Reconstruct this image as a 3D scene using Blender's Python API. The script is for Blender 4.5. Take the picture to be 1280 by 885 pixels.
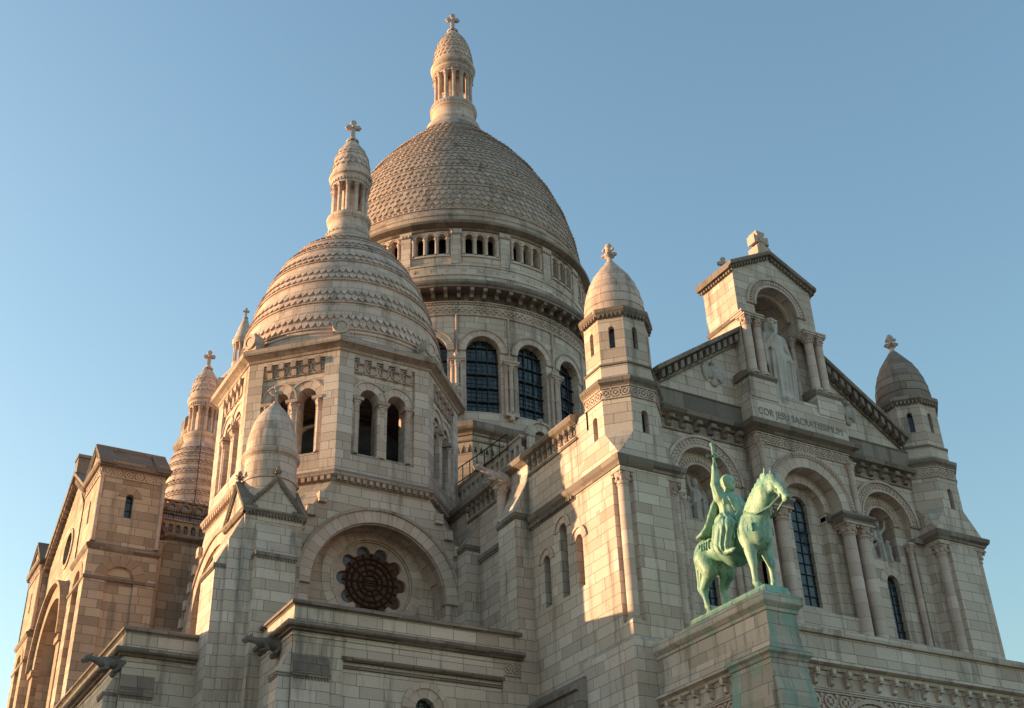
import bpy, math, random
import numpy as np
from mathutils import Vector, Matrix
random.seed(7)
PI = math.pi
R_ = math.radians
for o in list(bpy.data.objects):
    bpy.data.objects.remove(o)
sc = bpy.context.scene
COL = sc.collection

# ---------------------------------------------------------------- camera
def cam_axes(a, b, c):
    f = np.array([math.sin(a)*math.cos(b), math.cos(a)*math.cos(b), math.sin(b)])
    r = np.array([math.cos(a), -math.sin(a), 0.0])
    d = np.cross(f, r)
    return math.cos(c)*r+math.sin(c)*d, -math.sin(c)*r+math.cos(c)*d, f
cr, cd, cf = cam_axes(R_(30.58984533), R_(31.13903638), R_(2.06920609))
cam = bpy.data.cameras.new('camera')
cam.lens = 1525.739*36/1280
cam.sensor_width = 36
cam.clip_end = 3000
cam.clip_start = 0.1
camo = bpy.data.objects.new('camera', cam)
COL.objects.link(camo)
camo.matrix_world = Matrix(((cr[0], -cd[0], -cf[0], -36.54), (cr[1], -cd[1], -cf[1], -36.0),
                            (cr[2], -cd[2], -cf[2], 1.7), (0, 0, 0, 1)))
sc.camera = camo

# ---------------------------------------------------------------- sky, sun, exposure
SUN_AZ = -57.0      # bearing from +Y, clockwise
SUN_EL = 5.2
world = bpy.data.worlds.new('World')
sc.world = world
world.use_nodes = True
wn = world.node_tree
wn.nodes.clear()
sky = wn.nodes.new('ShaderNodeTexSky')
sky.sky_type = 'NISHITA'
sky.sun_disc = False
sky.sun_elevation = R_(SUN_EL)
sky.sun_rotation = R_((SUN_AZ+15) % 360)
sky.altitude = 100
sky.air_density = 1.3
sky.dust_density = 2.0
sky.ozone_density = 1.6
bg = wn.nodes.new('ShaderNodeBackground')
bg.inputs[1].default_value = 0.15
wo = wn.nodes.new('ShaderNodeOutputWorld')
tint = wn.nodes.new('ShaderNodeMix')
tint.data_type = 'RGBA'; tint.blend_type = 'MULTIPLY'
tint.inputs[0].default_value = 1.0
tint.inputs[7].default_value = (0.68, 0.79, 0.86, 1)
wn.links.new(sky.outputs[0], tint.inputs[6])
wn.links.new(tint.outputs[2], bg.inputs[0])
wn.links.new(bg.outputs[0], wo.inputs[0])
sun = bpy.data.lights.new('sun', 'SUN')
sun.energy = 2.0
sun.angle = R_(0.55)
sun.color = (1.0, 0.68, 0.38)
suno = bpy.data.objects.new('sun', sun)
COL.objects.link(suno)
to_sun = Vector((math.sin(R_(SUN_AZ))*math.cos(R_(SUN_EL)), math.cos(R_(SUN_AZ))*math.cos(R_(SUN_EL)), math.sin(R_(SUN_EL))))
suno.rotation_euler = to_sun.to_track_quat('Z', 'Y').to_euler()
suno.location = to_sun*150
sc.view_settings.view_transform = 'Standard'
sc.view_settings.look = 'None'
sc.view_settings.gamma = 1
sc.view_settings.use_curve_mapping = False
sc.view_settings.exposure = 2.03

# ---------------------------------------------------------------- materials
def nodes_of(name):
    m = bpy.data.materials.new(name)
    m.use_nodes = True
    nt = m.node_tree
    nt.nodes.clear()
    out = nt.nodes.new('ShaderNodeOutputMaterial')
    b = nt.nodes.new('ShaderNodeBsdfPrincipled')
    nt.links.new(b.outputs[0], out.inputs[0])
    return m, nt, b
def N(nt, t, **kw):
    n = nt.nodes.new(t)
    for k, v in kw.items():
        setattr(n, k, v)
    return n
def ramp(nt, fac, lo, hi):
    n = nt.nodes.new('ShaderNodeMapRange')
    n.inputs[1].default_value = lo
    n.inputs[2].default_value = hi
    nt.links.new(fac, n.inputs[0])
    return n.outputs[0]
def mix(nt, fac, a, b, mode='MIX'):
    n = nt.nodes.new('ShaderNodeMix')
    n.data_type = 'RGBA'
    n.blend_type = mode
    for s, v in ((0, fac), (6, a), (7, b)):
        if isinstance(v, (int, float)):
            n.inputs[s].default_value = v
        elif isinstance(v, tuple):
            n.inputs[s].default_value = v+(1,) if len(v) == 3 else v
        else:
            nt.links.new(v, n.inputs[s])
    return n.outputs[2]
def noise(nt, vec, scale, detail=4, rough=0.6):
    n = nt.nodes.new('ShaderNodeTexNoise')
    n.inputs['Scale'].default_value = scale
    n.inputs['Detail'].default_value = detail
    n.inputs['Roughness'].default_value = rough
    if vec is not None:
        nt.links.new(vec, n.inputs['Vector'])
    return n.outputs[0]
def mapping(nt, vec, scale):
    n = nt.nodes.new('ShaderNodeMapping')
    n.inputs['Scale'].default_value = scale
    nt.links.new(vec, n.inputs['Vector'])
    return n.outputs[0]
def stone(name, c1, c2, brick=(1.05, 0.46), mortar=0.014, mdark=0.46, dirt=0.7, dirtcol=(0.13, 0.105, 0.085), stain=None, bump=0.35, carve=0.0, top=0.75):
    m, nt, b = nodes_of(name)
    tc = N(nt, 'ShaderNodeTexCoord')
    geo = N(nt, 'ShaderNodeNewGeometry')
    pos = geo.outputs['Position']
    if brick:
        br = nt.nodes.new('ShaderNodeTexBrick')
        br.offset = 0.42
        br.squash = 1.35
        br.squash_frequency = 3
        br.inputs['Scale'].default_value = 1
        br.inputs['Brick Width'].default_value = brick[0]
        br.inputs['Row Height'].default_value = brick[1]
        br.inputs['Mortar Size'].default_value = mortar
        br.inputs['Mortar Smooth'].default_value = 0.3
        br.inputs['Bias'].default_value = -0.1
        br.inputs['Color1'].default_value = c1+(1,)
        br.inputs['Color2'].default_value = c2+(1,)
        mm = tuple(x*mdark for x in c2)
        br.inputs['Mortar'].default_value = mm+(1,)
        # irregular joints: warp the pattern a little
        nv = nt.nodes.new('ShaderNodeTexNoise')
        nv.inputs['Scale'].default_value = 1.3
        nt.links.new(pos, nv.inputs['Vector'])
        sub = N(nt, 'ShaderNodeVectorMath', operation='SUBTRACT')
        nt.links.new(nv.outputs['Color'], sub.inputs[0])
        sub.inputs[1].default_value = (0.5, 0.5, 0.5)
        scl = N(nt, 'ShaderNodeVectorMath', operation='SCALE')
        nt.links.new(sub.outputs[0], scl.inputs[0])
        scl.inputs['Scale'].default_value = 0.035
        add = N(nt, 'ShaderNodeVectorMath', operation='ADD')
        nt.links.new(tc.outputs['UV'], add.inputs[0])
        nt.links.new(scl.outputs[0], add.inputs[1])
        nt.links.new(add.outputs[0], br.inputs['Vector'])
        col = br.outputs[0]
        # a second, sparser set of odd blocks replaced with darker stone
        br2 = nt.nodes.new('ShaderNodeTexBrick')
        br2.offset = 0.42
        br2.squash = 1.35
        br2.squash_frequency = 3
        br2.inputs['Scale'].default_value = 1
        br2.inputs['Brick Width'].default_value = brick[0]
        br2.inputs['Row Height'].default_value = brick[1]
        br2.inputs['Mortar Size'].default_value = 0
        br2.inputs['Bias'].default_value = -0.5
        br2.inputs['Color1'].default_value = (1, 1, 1, 1)
        br2.inputs['Color2'].default_value = (0.58, 0.51, 0.47, 1)
        sh = N(nt, 'ShaderNodeVectorMath', operation='ADD')
        nt.links.new(add.outputs[0], sh.inputs[0])
        sh.inputs[1].default_value = (brick[0]*1.35*40, brick[1]*66, 0)
        nt.links.new(sh.outputs[0], br2.inputs['Vector'])
        col = mix(nt, 0.8, col, br2.outputs[0], 'MULTIPLY')
    else:
        col = mix(nt, ramp(nt, noise(nt, pos, 1.7), 0.35, 0.65), c1, c2)
    big = noise(nt, pos, 0.22, 3)
    col = mix(nt, ramp(nt, big, 0.3, 0.75), col, mix(nt, 1.0, col, (0.86, 0.80, 0.74), 'MULTIPLY'))
    streak = noise(nt, mapping(nt, pos, (1.6, 1.6, 0.16)), 1.0, 5, 0.65)
    f = N(nt, 'ShaderNodeMath', operation='MULTIPLY')
    nt.links.new(ramp(nt, streak, 0.535, 0.70), f.inputs[0])
    f.inputs[1].default_value = dirt
    col = mix(nt, f.outputs[0], col, dirtcol)
    fine = noise(nt, pos, 9.0, 6, 0.7)
    col = mix(nt, ramp(nt, fine, 0.3, 0.75), mix(nt, 1.0, col, (0.88, 0.87, 0.86), 'MULTIPLY'), col)
    if stain:
        s1 = noise(nt, mapping(nt, pos, (1.4, 1.4, 0.35)), 1.0, 4, 0.6)
        sf = N(nt, 'ShaderNodeMath', operation='MULTIPLY')
        nt.links.new(ramp(nt, s1, 0.44, 0.62), sf.inputs[0])
        sf.inputs[1].default_value = stain[1]
        col = mix(nt, sf.outputs[0], col, stain[0])
    if top:
        sx = N(nt, 'ShaderNodeSeparateXYZ')
        nt.links.new(geo.outputs['True Normal'], sx.inputs[0])
        tf_ = N(nt, 'ShaderNodeMath', operation='MULTIPLY')
        nt.links.new(ramp(nt, sx.outputs[2], 0.22, 0.62), tf_.inputs[0])
        nt.links.new(ramp(nt, noise(nt, pos, 2.2, 5, 0.65), 0.22, 0.62), tf_.inputs[1])
        tg_ = N(nt, 'ShaderNodeMath', operation='MULTIPLY')
        nt.links.new(tf_.outputs[0], tg_.inputs[0]); tg_.inputs[1].default_value = top
        col = mix(nt, tg_.outputs[0], col, (0.15, 0.135, 0.12))
    nt.links.new(col, b.inputs['Base Color'])
    b.inputs['Roughness'].default_value = 0.85
    b.inputs['Specular IOR Level'].default_value = 0.25
    bp = nt.nodes.new('ShaderNodeBump')
    bp.inputs['Strength'].default_value = bump
    bp.inputs['Distance'].default_value = 0.03
    h = ramp(nt, fine, 0.2, 0.8)
    if brick:
        mm = N(nt, 'ShaderNodeMath', operation='MULTIPLY_ADD')
        nt.links.new(br.outputs['Fac'], mm.inputs[0])
        mm.inputs[1].default_value = -1.2
        nt.links.new(h, mm.inputs[2])
        h = mm.outputs[0]
    if carve:
        v = nt.nodes.new('ShaderNodeTexVoronoi')
        v.inputs['Scale'].default_value = carve
        nt.links.new(pos, v.inputs['Vector'])
        mm = N(nt, 'ShaderNodeMath', operation='MULTIPLY_ADD')
        nt.links.new(v.outputs[0], mm.inputs[0])
        mm.inputs[1].default_value = 3.0
        nt.links.new(h, mm.inputs[2])
        h = mm.outputs[0]
    nt.links.new(h, bp.inputs['Height'])
    nt.links.new(bp.outputs[0], b.inputs['Normal'])
    return m
def plain(name, col, rough=0.5, metal=0.0, var=None, bump=0.0, spec=0.5):
    m, nt, b = nodes_of(name)
    geo = N(nt, 'ShaderNodeNewGeometry')
    c = col
    if var:
        n1 = noise(nt, geo.outputs['Position'], var[1], 5)
        c = mix(nt, ramp(nt, n1, 0.35, 0.68), col, var[0])
        nt.links.new(c, b.inputs['Base Color'])
    else:
        b.inputs['Base Color'].default_value = col+(1,)
    b.inputs['Roughness'].default_value = rough
    b.inputs['Metallic'].default_value = metal
    b.inputs['Specular IOR Level'].default_value = spec
    if bump:
        bp = nt.nodes.new('ShaderNodeBump')
        bp.inputs['Strength'].default_value = bump
        bp.inputs['Distance'].default_value = 0.02
        nt.links.new(noise(nt, geo.outputs['Position'], 6, 5), bp.inputs['Height'])
        nt.links.new(bp.outputs[0], b.inputs['Normal'])
    return m
C1, C2 = (0.80, 0.65, 0.56), (0.61, 0.48, 0.40)
M_ASH = stone('ashlar_limestone', C1, C2)
M_ASHD = stone('ashlar_dome_limestone', (0.8, 0.605, 0.519), (0.636, 0.476, 0.402), brick=(0.9, 0.45), mdark=0.5, dirt=0.65, top=0.25)
M_CARV = stone('carved_limestone', (0.73, 0.556, 0.477), (0.553, 0.423, 0.361), brick=None, dirt=0.5, bump=0.5)
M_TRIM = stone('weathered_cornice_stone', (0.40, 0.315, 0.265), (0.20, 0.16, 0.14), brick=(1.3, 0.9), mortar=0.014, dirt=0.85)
M_COL = stone('column_drum_stone', (0.8, 0.615, 0.53), (0.636, 0.482, 0.413), brick=(30.0, 0.62), mortar=0.010, mdark=0.6, dirt=0.4)
M_VOUS = stone('voussoir_stone', (0.8, 0.631, 0.54), (0.671, 0.508, 0.429), brick=(2.0, 0.42), mortar=0.012, dirt=0.4)
M_MIDT = stone('moulded_limestone', (0.589, 0.449, 0.381), (0.424, 0.326, 0.277), brick=(1.3, 0.9), mortar=0.014, dirt=0.7)
M_DOME = stone('grey_dome_limestone', (0.636, 0.476, 0.397), (0.447, 0.337, 0.286), brick=(0.66, 0.7), mdark=0.6, dirt=0.75, top=0.45)
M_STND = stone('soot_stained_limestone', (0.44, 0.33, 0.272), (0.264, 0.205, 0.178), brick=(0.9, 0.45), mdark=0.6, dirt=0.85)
M_ROOF = stone('stone_roof_slabs', (0.275, 0.215, 0.183), (0.187, 0.148, 0.129), brick=(1.1, 0.6), mortar=0.015, dirt=0.7)
M_WARM = stone('warm_ashlar', (0.66, 0.52, 0.41), (0.40, 0.30, 0.235), brick=(0.95, 0.46), mdark=0.5)
M_STAT = stone('statue_stone', (0.748, 0.65, 0.604), (0.638, 0.55, 0.505), brick=None, dirt=0.3, bump=0.3, top=0.3)
M_RELF = stone('relief_stone', (0.605, 0.52, 0.475), (0.473, 0.4, 0.366), brick=None, dirt=0.5, bump=0.4, top=0.4)
M_PED = stone('pedestal_stone', C1, C2, stain=((0.27, 0.36, 0.28), 0.6))
M_PEDG = stone('green_stained_stone', (0.572, 0.47, 0.396), (0.44, 0.37, 0.307), stain=((0.21, 0.35, 0.28), 0.75))
def bronze(name, pale, mid, dark, amt):
    m, nt, b = nodes_of(name)
    geo = N(nt, 'ShaderNodeNewGeometry'); pos = geo.outputs['Position']
    c = mix(nt, ramp(nt, noise(nt, pos, 1.5, 5), 0.36, 0.66), pale, mid)
    st = noise(nt, mapping(nt, pos, (5.5, 5.5, 0.9)), 1.0, 6, 0.7)
    f = N(nt, 'ShaderNodeMath', operation='MULTIPLY')
    nt.links.new(ramp(nt, st, 0.50, 0.66), f.inputs[0]); f.inputs[1].default_value = amt
    c = mix(nt, f.outputs[0], c, dark)
    sp = noise(nt, pos, 14.0, 4, 0.6)
    f2 = N(nt, 'ShaderNodeMath', operation='MULTIPLY')
    nt.links.new(ramp(nt, sp, 0.57, 0.70), f2.inputs[0]); f2.inputs[1].default_value = amt*0.8
    c = mix(nt, f2.outputs[0], c, dark)
    nt.links.new(c, b.inputs['Base Color'])
    b.inputs['Roughness'].default_value = 0.52; b.inputs['Specular IOR Level'].default_value = 0.55
    bp = nt.nodes.new('ShaderNodeBump'); bp.inputs['Strength'].default_value = 0.35; bp.inputs['Distance'].default_value = 0.02
    nt.links.new(noise(nt, pos, 8, 6), bp.inputs['Height']); nt.links.new(bp.outputs[0], b.inputs['Normal'])
    return m
M_BRZ = bronze('verdigris_bronze', (0.40, 0.51, 0.33), (0.18, 0.38, 0.28), (0.045, 0.12, 0.10), 0.9)
M_BRZ2 = bronze('dark_verdigris_bronze', (0.22, 0.38, 0.26), (0.13, 0.27, 0.20), (0.05, 0.11, 0.09), 0.8)
M_IRON = plain('black_iron', (0.02, 0.019, 0.018), 0.6)
M_LEAD = plain('window_lead', (0.012, 0.013, 0.015), 0.6)
def glass(name):
    m, nt, b = nodes_of(name)
    tc = N(nt, 'ShaderNodeTexCoord')
    br = nt.nodes.new('ShaderNodeTexBrick')
    br.offset = 0.0
    for k, v in (('Scale', 1), ('Brick Width', .2), ('Row Height', .17), ('Mortar Size', .008), ('Bias', -.25)): br.inputs[k].default_value = v
    br.inputs['Color1'].default_value = (0.012, 0.015, 0.02, 1); br.inputs['Color2'].default_value = (0.085, 0.105, 0.135, 1)
    br.inputs['Mortar'].default_value = (0.008, 0.008, 0.009, 1)
    nt.links.new(tc.outputs['UV'], br.inputs['Vector'])
    geo = N(nt, 'ShaderNodeNewGeometry')
    c = mix(nt, ramp(nt, noise(nt, geo.outputs['Position'], 1.1, 4), .35, .7), br.outputs[0], (0.02, 0.022, 0.026))
    nt.links.new(c, b.inputs['Base Color'])
    b.inputs['Roughness'].default_value = .2
    bp = nt.nodes.new('ShaderNodeBump'); bp.inputs['Strength'].default_value = .5; bp.inputs['Distance'].default_value = .03
    nt.links.new(noise(nt, geo.outputs['Position'], 3.2, 3), bp.inputs['Height']); nt.links.new(bp.outputs[0], b.inputs['Normal'])
    return m
M_GLASS = glass('dark_leaded_glass')
M_BROWN = plain('brown_rose_glass', (0.17, 0.075, 0.05), 0.6, 0.0, ((0.07, 0.035, 0.028), 3.5), 0.1, 0.15)
M_BLUEG = plain('blue_rose_glass', (0.05, 0.065, 0.085), 0.3, 0.0, ((0.07, 0.05, 0.04), 3.0))
M_TRAC = plain('rose_tracery_iron', (0.045, 0.022, 0.016), 0.8, spec=0.1)
M_DARK = plain('dark_timber_boarding', (0.025, 0.022, 0.02), 0.9)
M_GRND = stone('pale_paving', (0.34, 0.31, 0.27), (0.26, 0.235, 0.205), brick=(1.2, 0.8), mortar=0.015)
MORT = plain('inscription_cut', (0.22, 0.20, 0.18), 0.9)

# ---------------------------------------------------------------- mesh builder
class MB:
    def __init__(s):
        s.v = []; s.f = []; s.uv = []; s.mi = []; s.sm = []
    def face(s, pts, uv=None, m=0, sm=False):
        i = len(s.v)
        s.v.extend([tuple(p) for p in pts])
        s.f.append(tuple(range(i, i+len(pts))))
        if uv is None:
            n = np.zeros(3)
            P = np.array(pts, float)
            for a in range(len(P)):
                n += np.cross(P[a], P[(a+1) % len(P)])
            l = np.linalg.norm(n)
            n = n/l if l > 1e-12 else np.array([0, 0, 1.])
            h = math.hypot(n[0], n[1])
            if h < 0.25:
                uv = [(p[0], p[1]) for p in pts]
            else:
                t = (-n[1]/h, n[0]/h)
                uv = [(p[0]*t[0]+p[1]*t[1]+31.7, p[2]/max(h, 0.3)) for p in pts]
        s.uv.extend(uv); s.mi.append(m); s.sm.append(sm)
    def shared(s, verts, faces, uvs=None, m=0, sm=True):
        i = len(s.v)
        s.v.extend([tuple(p) for p in verts])
        for k, f in enumerate(faces):
            s.f.append(tuple(i+a for a in f))
            s.uv.extend(uvs[k] if uvs else [(verts[a][0]+verts[a][1], verts[a][2]) for a in f])
            s.mi.append(m); s.sm.append(sm)
    def hexa(s, p, m=0):
        for q in ((0, 3, 2, 1), (4, 5, 6, 7), (0, 1, 5, 4), (1, 2, 6, 5), (2, 3, 7, 6), (3, 0, 4, 7)):
            s.face([p[a] for a in q], m=m)
    def box(s, x0, x1, y0, y1, z0, z1, m=0):
        s.hexa([(x0, y0, z0), (x1, y0, z0), (x1, y1, z0), (x0, y1, z0), (x0, y0, z1), (x1, y0, z1), (x1, y1, z1), (x0, y1, z1)], m)
    def fbox(s, f, u0, u1, d0, d1, z0, z1, m=0, step=None):
        n = 1 if not step else max(1, int(math.ceil(abs(u1-u0)/step)))
        for k in range(n):
            a = u0+(u1-u0)*k/n; b = u0+(u1-u0)*(k+1)/n
            s.hexa([f(a, d1, z0), f(b, d1, z0), f(b, d0, z0), f(a, d0, z0), f(a, d1, z1), f(b, d1, z1), f(b, d0, z1), f(a, d0, z1)], m)
    def prism(s, lo, hi, z0, z1, m=0, top=True, bot=False):
        n = len(lo)
        for k in range(n):
            a, b = k, (k+1) % n
            s.face([(lo[a][0], lo[a][1], z0), (lo[b][0], lo[b][1], z0), (hi[b][0], hi[b][1], z1), (hi[a][0], hi[a][1], z1)], m=m)
        if top: s.face([(p[0], p[1], z1) for p in hi], m=m)
        if bot: s.face([(p[0], p[1], z0) for p in reversed(lo)], m=m)
    def extr(s, f, prof, u0, u1, m=0, caps=True):
        """profile in (d,z) extruded along u"""
        n = len(prof)
        for k in range(n):
            a, b = prof[k], prof[(k+1) % n]
            s.face([f(u0, *a), f(u1, *a), f(u1, *b), f(u0, *b)], m=m)
        if caps:
            s.face([f(u0, *p) for p in prof], m=m)
            s.face([f(u1, *p) for p in reversed(prof)], m=m)
    def lathe(s, cx, cy, prof, n=32, m=0, sm=True, uref=None, a0=0, a1=2*PI, capt=False):
        V = []; F = []; U = []
        full = abs(a1-a0-2*PI) < 1e-6
        nn = n if full else n+1
        L = [0]
        for k in range(1, len(prof)):
            L.append(L[-1]+math.hypot(prof[k][0]-prof[k-1][0], prof[k][1]-prof[k-1][1]))
        rr = uref or max(p[0] for p in prof)
        for r, z in prof:
            for k in range(nn):
                t = a0+(a1-a0)*k/n
                V.append((cx+r*math.sin(t), cy-r*math.cos(t), z))
        for j in range(len(prof)-1):
            for k in range(n):
                k2 = (k+1) % nn
                F.append((j*nn+k, j*nn+k2, (j+1)*nn+k2, (j+1)*nn+k))
                u0 = rr*2*PI*k/n; u1 = rr*2*PI*(k+1)/n
                zz0 = prof[0][1]+L[j]; zz1 = prof[0][1]+L[j+1]
                U.append([(u0, zz0), (u1, zz0), (u1, zz1), (u0, zz1)])
        s.shared(V, F, U, m, sm)
        if capt:
            r, z = prof[-1]
            s.face([(cx+r*math.sin(2*PI*k/n), cy-r*math.cos(2*PI*k/n), z) for k in range(n)], m=m)
    def ball(s, c, r, nu=8, nv=5, m=0):
        rx, ry, rz = (r, r, r) if isinstance(r, (int, float)) else r
        V = [(c[0], c[1], c[2]-rz)]
        for j in range(1, nv):
            p = -PI/2+PI*j/nv
            for k in range(nu):
                t = 2*PI*k/nu
                V.append((c[0]+rx*math.cos(p)*math.cos(t), c[1]+ry*math.cos(p)*math.sin(t), c[2]+rz*math.sin(p)))
        V.append((c[0], c[1], c[2]+rz))
        F = [(0, 1+(k+1) % nu, 1+k) for k in range(nu)]
        for j in range(nv-2):
            for k in range(nu):
                F.append((1+j*nu+k, 1+j*nu+(k+1) % nu, 1+(j+1)*nu+(k+1) % nu, 1+(j+1)*nu+k))
        b = 1+(nv-2)*nu
        F += [(len(V)-1, b+k, b+(k+1) % nu) for k in range(nu)]
        s.shared(V, F, None, m, True)
    def tube(s, pts, r, n=6, m=0):
        pts = [Vector(p) for p in pts]
        V = []; F = []
        for i, p in enumerate(pts):
            d = (pts[min(i+1, len(pts)-1)]-pts[max(i-1, 0)]).normalized()
            a = d.cross(Vector((0, 0, 1)))
            if a.length < 0.05: a = d.cross(Vector((1, 0, 0)))
            a.normalize(); b = d.cross(a)
            rr = r[i] if isinstance(r, (list, tuple)) else r
            for k in range(n):
                t = 2*PI*k/n
                V.append(tuple(p+a*(rr*math.cos(t))+b*(rr*math.sin(t))))
        for i in range(len(pts)-1):
            for k in range(n):
                F.append((i*n+k, i*n+(k+1) % n, (i+1)*n+(k+1) % n, (i+1)*n+k))
        F.append(tuple(range(n))[::-1]); F.append(tuple((len(pts)-1)*n+k for k in range(n)))
        s.shared(V, F, None, m, True)
    # --- architecture
    def wall(s, f, u0, u1, z0, z1, d, ops=(), depth=0.4, m=0, step=None, mr=None, na=12):
        ops = sorted(ops, key=lambda o: o[0])
        mr = m if mr is None else mr
        def rect(a, b, za, zb):
            if b-a < 1e-4 or zb-za < 1e-4: return
            n = 1 if not step else max(1, int(math.ceil((b-a)/step)))
            for k in range(n):
                p = a+(b-a)*k/n; q = a+(b-a)*(k+1)/n
                s.face([f(p, d, za), f(q, d, za), f(q, d, zb), f(p, d, zb)], [(p, za), (q, za), (q, zb), (p, zb)], m)
        cur = u0
        for uc, hw, zs, zp in ops:
            rect(cur, uc-hw, z0, z1)
            rect(uc-hw, uc+hw, z0, zs)
            arc = [(uc-hw*math.cos(PI*k/na), zp+hw*math.sin(PI*k/na)) for k in range(na+1)]
            for k in range(na):
                (ua, za), (ub, zb) = arc[k], arc[k+1]
                s.face([f(ua, d, za), f(ub, d, zb), f(ub, d, z1), f(ua, d, z1)], [(ua, za), (ub, zb), (ub, z1), (ua, z1)], m)
                s.face([f(ua, d, za), f(ua, d-depth, za), f(ub, d-depth, zb), f(ub, d, zb)], [(0.1, ua), (0.1+depth, ua), (0.1+depth, ub), (0.1, ub)], mr)
            for uu in (uc-hw, uc+hw):
                s.face([f(uu, d, zs), f(uu, d-depth, zs), f(uu, d-depth, zp), f(uu, d, zp)], [(uu, zs), (uu+depth, zs), (uu+depth, zp), (uu, zp)], mr)
            if zs > z0+1e-4: s.face([f(uc-hw, d, zs), f(uc+hw, d, zs), f(uc+hw, d-depth, zs), f(uc-hw, d-depth, zs)], m=mr)
            cur = uc+hw
        rect(cur, u1, z0, z1)
    def pane(s, f, uc, hw, zs, zp, d, m=0, na=12):
        pts = [(uc-hw, zs), (uc+hw, zs)]+[(uc+hw*math.cos(PI*k/na), zp+hw*math.sin(PI*k/na)) for k in range(na+1)]
        s.face([f(u, d, z) for u, z in pts], [(u, z) for u, z in pts], m)
    def ring(s, f, uc, zc, r0, r1, d0, d1, a0=0, a1=PI, n=20, m=0):
        for k in range(n):
            a = a0+(a1-a0)*k/n; b = a0+(a1-a0)*(k+1)/n
            P = lambda r, t, d: f(uc+r*math.cos(t), d, zc+r*math.sin(t))
            rm = (r0+r1)/2
            s.face([P(r0, a, d1), P(r1, a, d1), P(r1, b, d1), P(r0, b, d1)], [(0.1, a*rm), (0.1+r1-r0, a*rm), (0.1+r1-r0, b*rm), (0.1, b*rm)], m)
            s.face([P(r1, a, d1), P(r1, a, d0), P(r1, b, d0), P(r1, b, d1)], [(0.1, a*rm), (0.5, a*rm), (0.5, b*rm), (0.1, b*rm)], m)
            s.face([P(r0, a, d0), P(r0, a, d1), P(r0, b, d1), P(r0, b, d0)], [(0.1, a*rm), (0.5, a*rm), (0.5, b*rm), (0.1, b*rm)], m)
        for t in ((a0, a1) if abs(a1-a0) < 2*PI-0.01 else ()):
            s.face([f(uc+r*math.cos(t), d, zc+r*math.sin(t)) for r, d in ((r0, d0), (r1, d0), (r1, d1), (r0, d1))], m=m)
    def beads(s, f, uc, zc, r, d, a0, a1, n, w, h, dd, m=0):
        """small radial blocks round an arch"""
        for k in range(n):
            t = a0+(a1-a0)*(k+0.5)/n
            ct, st = math.cos(t), math.sin(t)
            q = []
            for dz in (d, d+dd):
                for (p, l) in ((-w, -h), (w, -h), (w, h), (-w, h)):
                    q.append(f(uc+(r+l)*ct-p*st, dz, zc+(r+l)*st+p*ct))
            s.hexa(q, m)
    def sweep(s, path, prof, closed=False, m=0, step=None):
        n = len(path)
        P = [np.array(p, float) for p in path]
        nor = []
        for k in range(n if closed else n-1):
            d = P[(k+1) % n]-P[k]; d /= np.linalg.norm(d)
            nor.append(np.array([d[1], -d[0]]))
        mit = []
        for k in range(n):
            if closed: a, b = nor[k-1], nor[k]
            else: a, b = nor[max(k-1, 0)], nor[min(k, n-2)]
            mit.append((a+b)/(1+a@b))
        for k in range(n if closed else n-1):
            k2 = (k+1) % n
            for j in range(len(prof)-1):
                (d0, z0), (d1, z1) = prof[j], prof[j+1]
                A = P[k]+mit[k]*d0; B = P[k2]+mit[k2]*d0; C = P[k2]+mit[k2]*d1; D = P[k]+mit[k]*d1
                s.face([(A[0], A[1], z0), (B[0], B[1], z0), (C[0], C[1], z1), (D[0], D[1], z1)], m=m)
        if not closed:
            for k in (0, n-1):
                s.face([(P[k][0]+mit[k][0]*d, P[k][1]+mit[k][1]*d, z) for d, z in prof], m=m)
    def brackets(s, f, u0, u1, n, w, d0, d1, z0, z1, m=0):
        h = z1-z0
        prof = [(d0, z0), (d0+(d1-d0)*0.45, z0+h*0.12), (d0+(d1-d0)*0.55, z0+h*0.5), (d1, z0+h*0.58), (d1, z1), (d0, z1)]
        for k in range(n):
            c = u0+(u1-u0)*(k+0.5)/n
            s.extr(f, prof, c-w/2, c+w/2, m)
    def dentils(s, f, u0, u1, n, frac, d0, d1, z0, z1, m=0):
        w = (u1-u0)/n*frac
        for k in range(n):
            c = u0+(u1-u0)*(k+0.5)/n
            s.fbox(f, c-w/2, c+w/2, d0, d1, z0, z1, m)
    def frieze(s, f, u0, u1, z0, z1, d, n, dd=0.05, m=0):
        h = z1-z0; zc = (z0+z1)/2; w = (u1-u0)/n
        r = min(w, h)*0.46
        for k in range(n):
            c = u0+(u1-u0)*(k+0.5)/n
            s.ring(f, c, zc, r*0.68, r, d, d+dd, 0, 2*PI, 10, m)
            s.ring(f, c, zc, 0.0, r*0.34, d, d+dd*1.2, 0, 2*PI, 6, m)
            for t in range(4):
                a = PI/4+t*PI/2
                s.beads(f, c, zc, r*0.52, d, a-0.01, a+0.01, 1, r*0.10, r*0.24, dd*0.8, m)
            if k < n-1:
                e = c+w/2
                for q in (-1, 1):
                    s.ring(f, e, zc+q*h*0.36, 0.0, h*0.13, d, d+dd, 0, 2*PI, 6, m)
        s.fbox(f, u0, u1, d, d+dd*1.3, z0-0.05, z0+0.005, m)
        s.fbox(f, u0, u1, d, d+dd*1.3, z1-0.005, z1+0.05, m)
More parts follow.
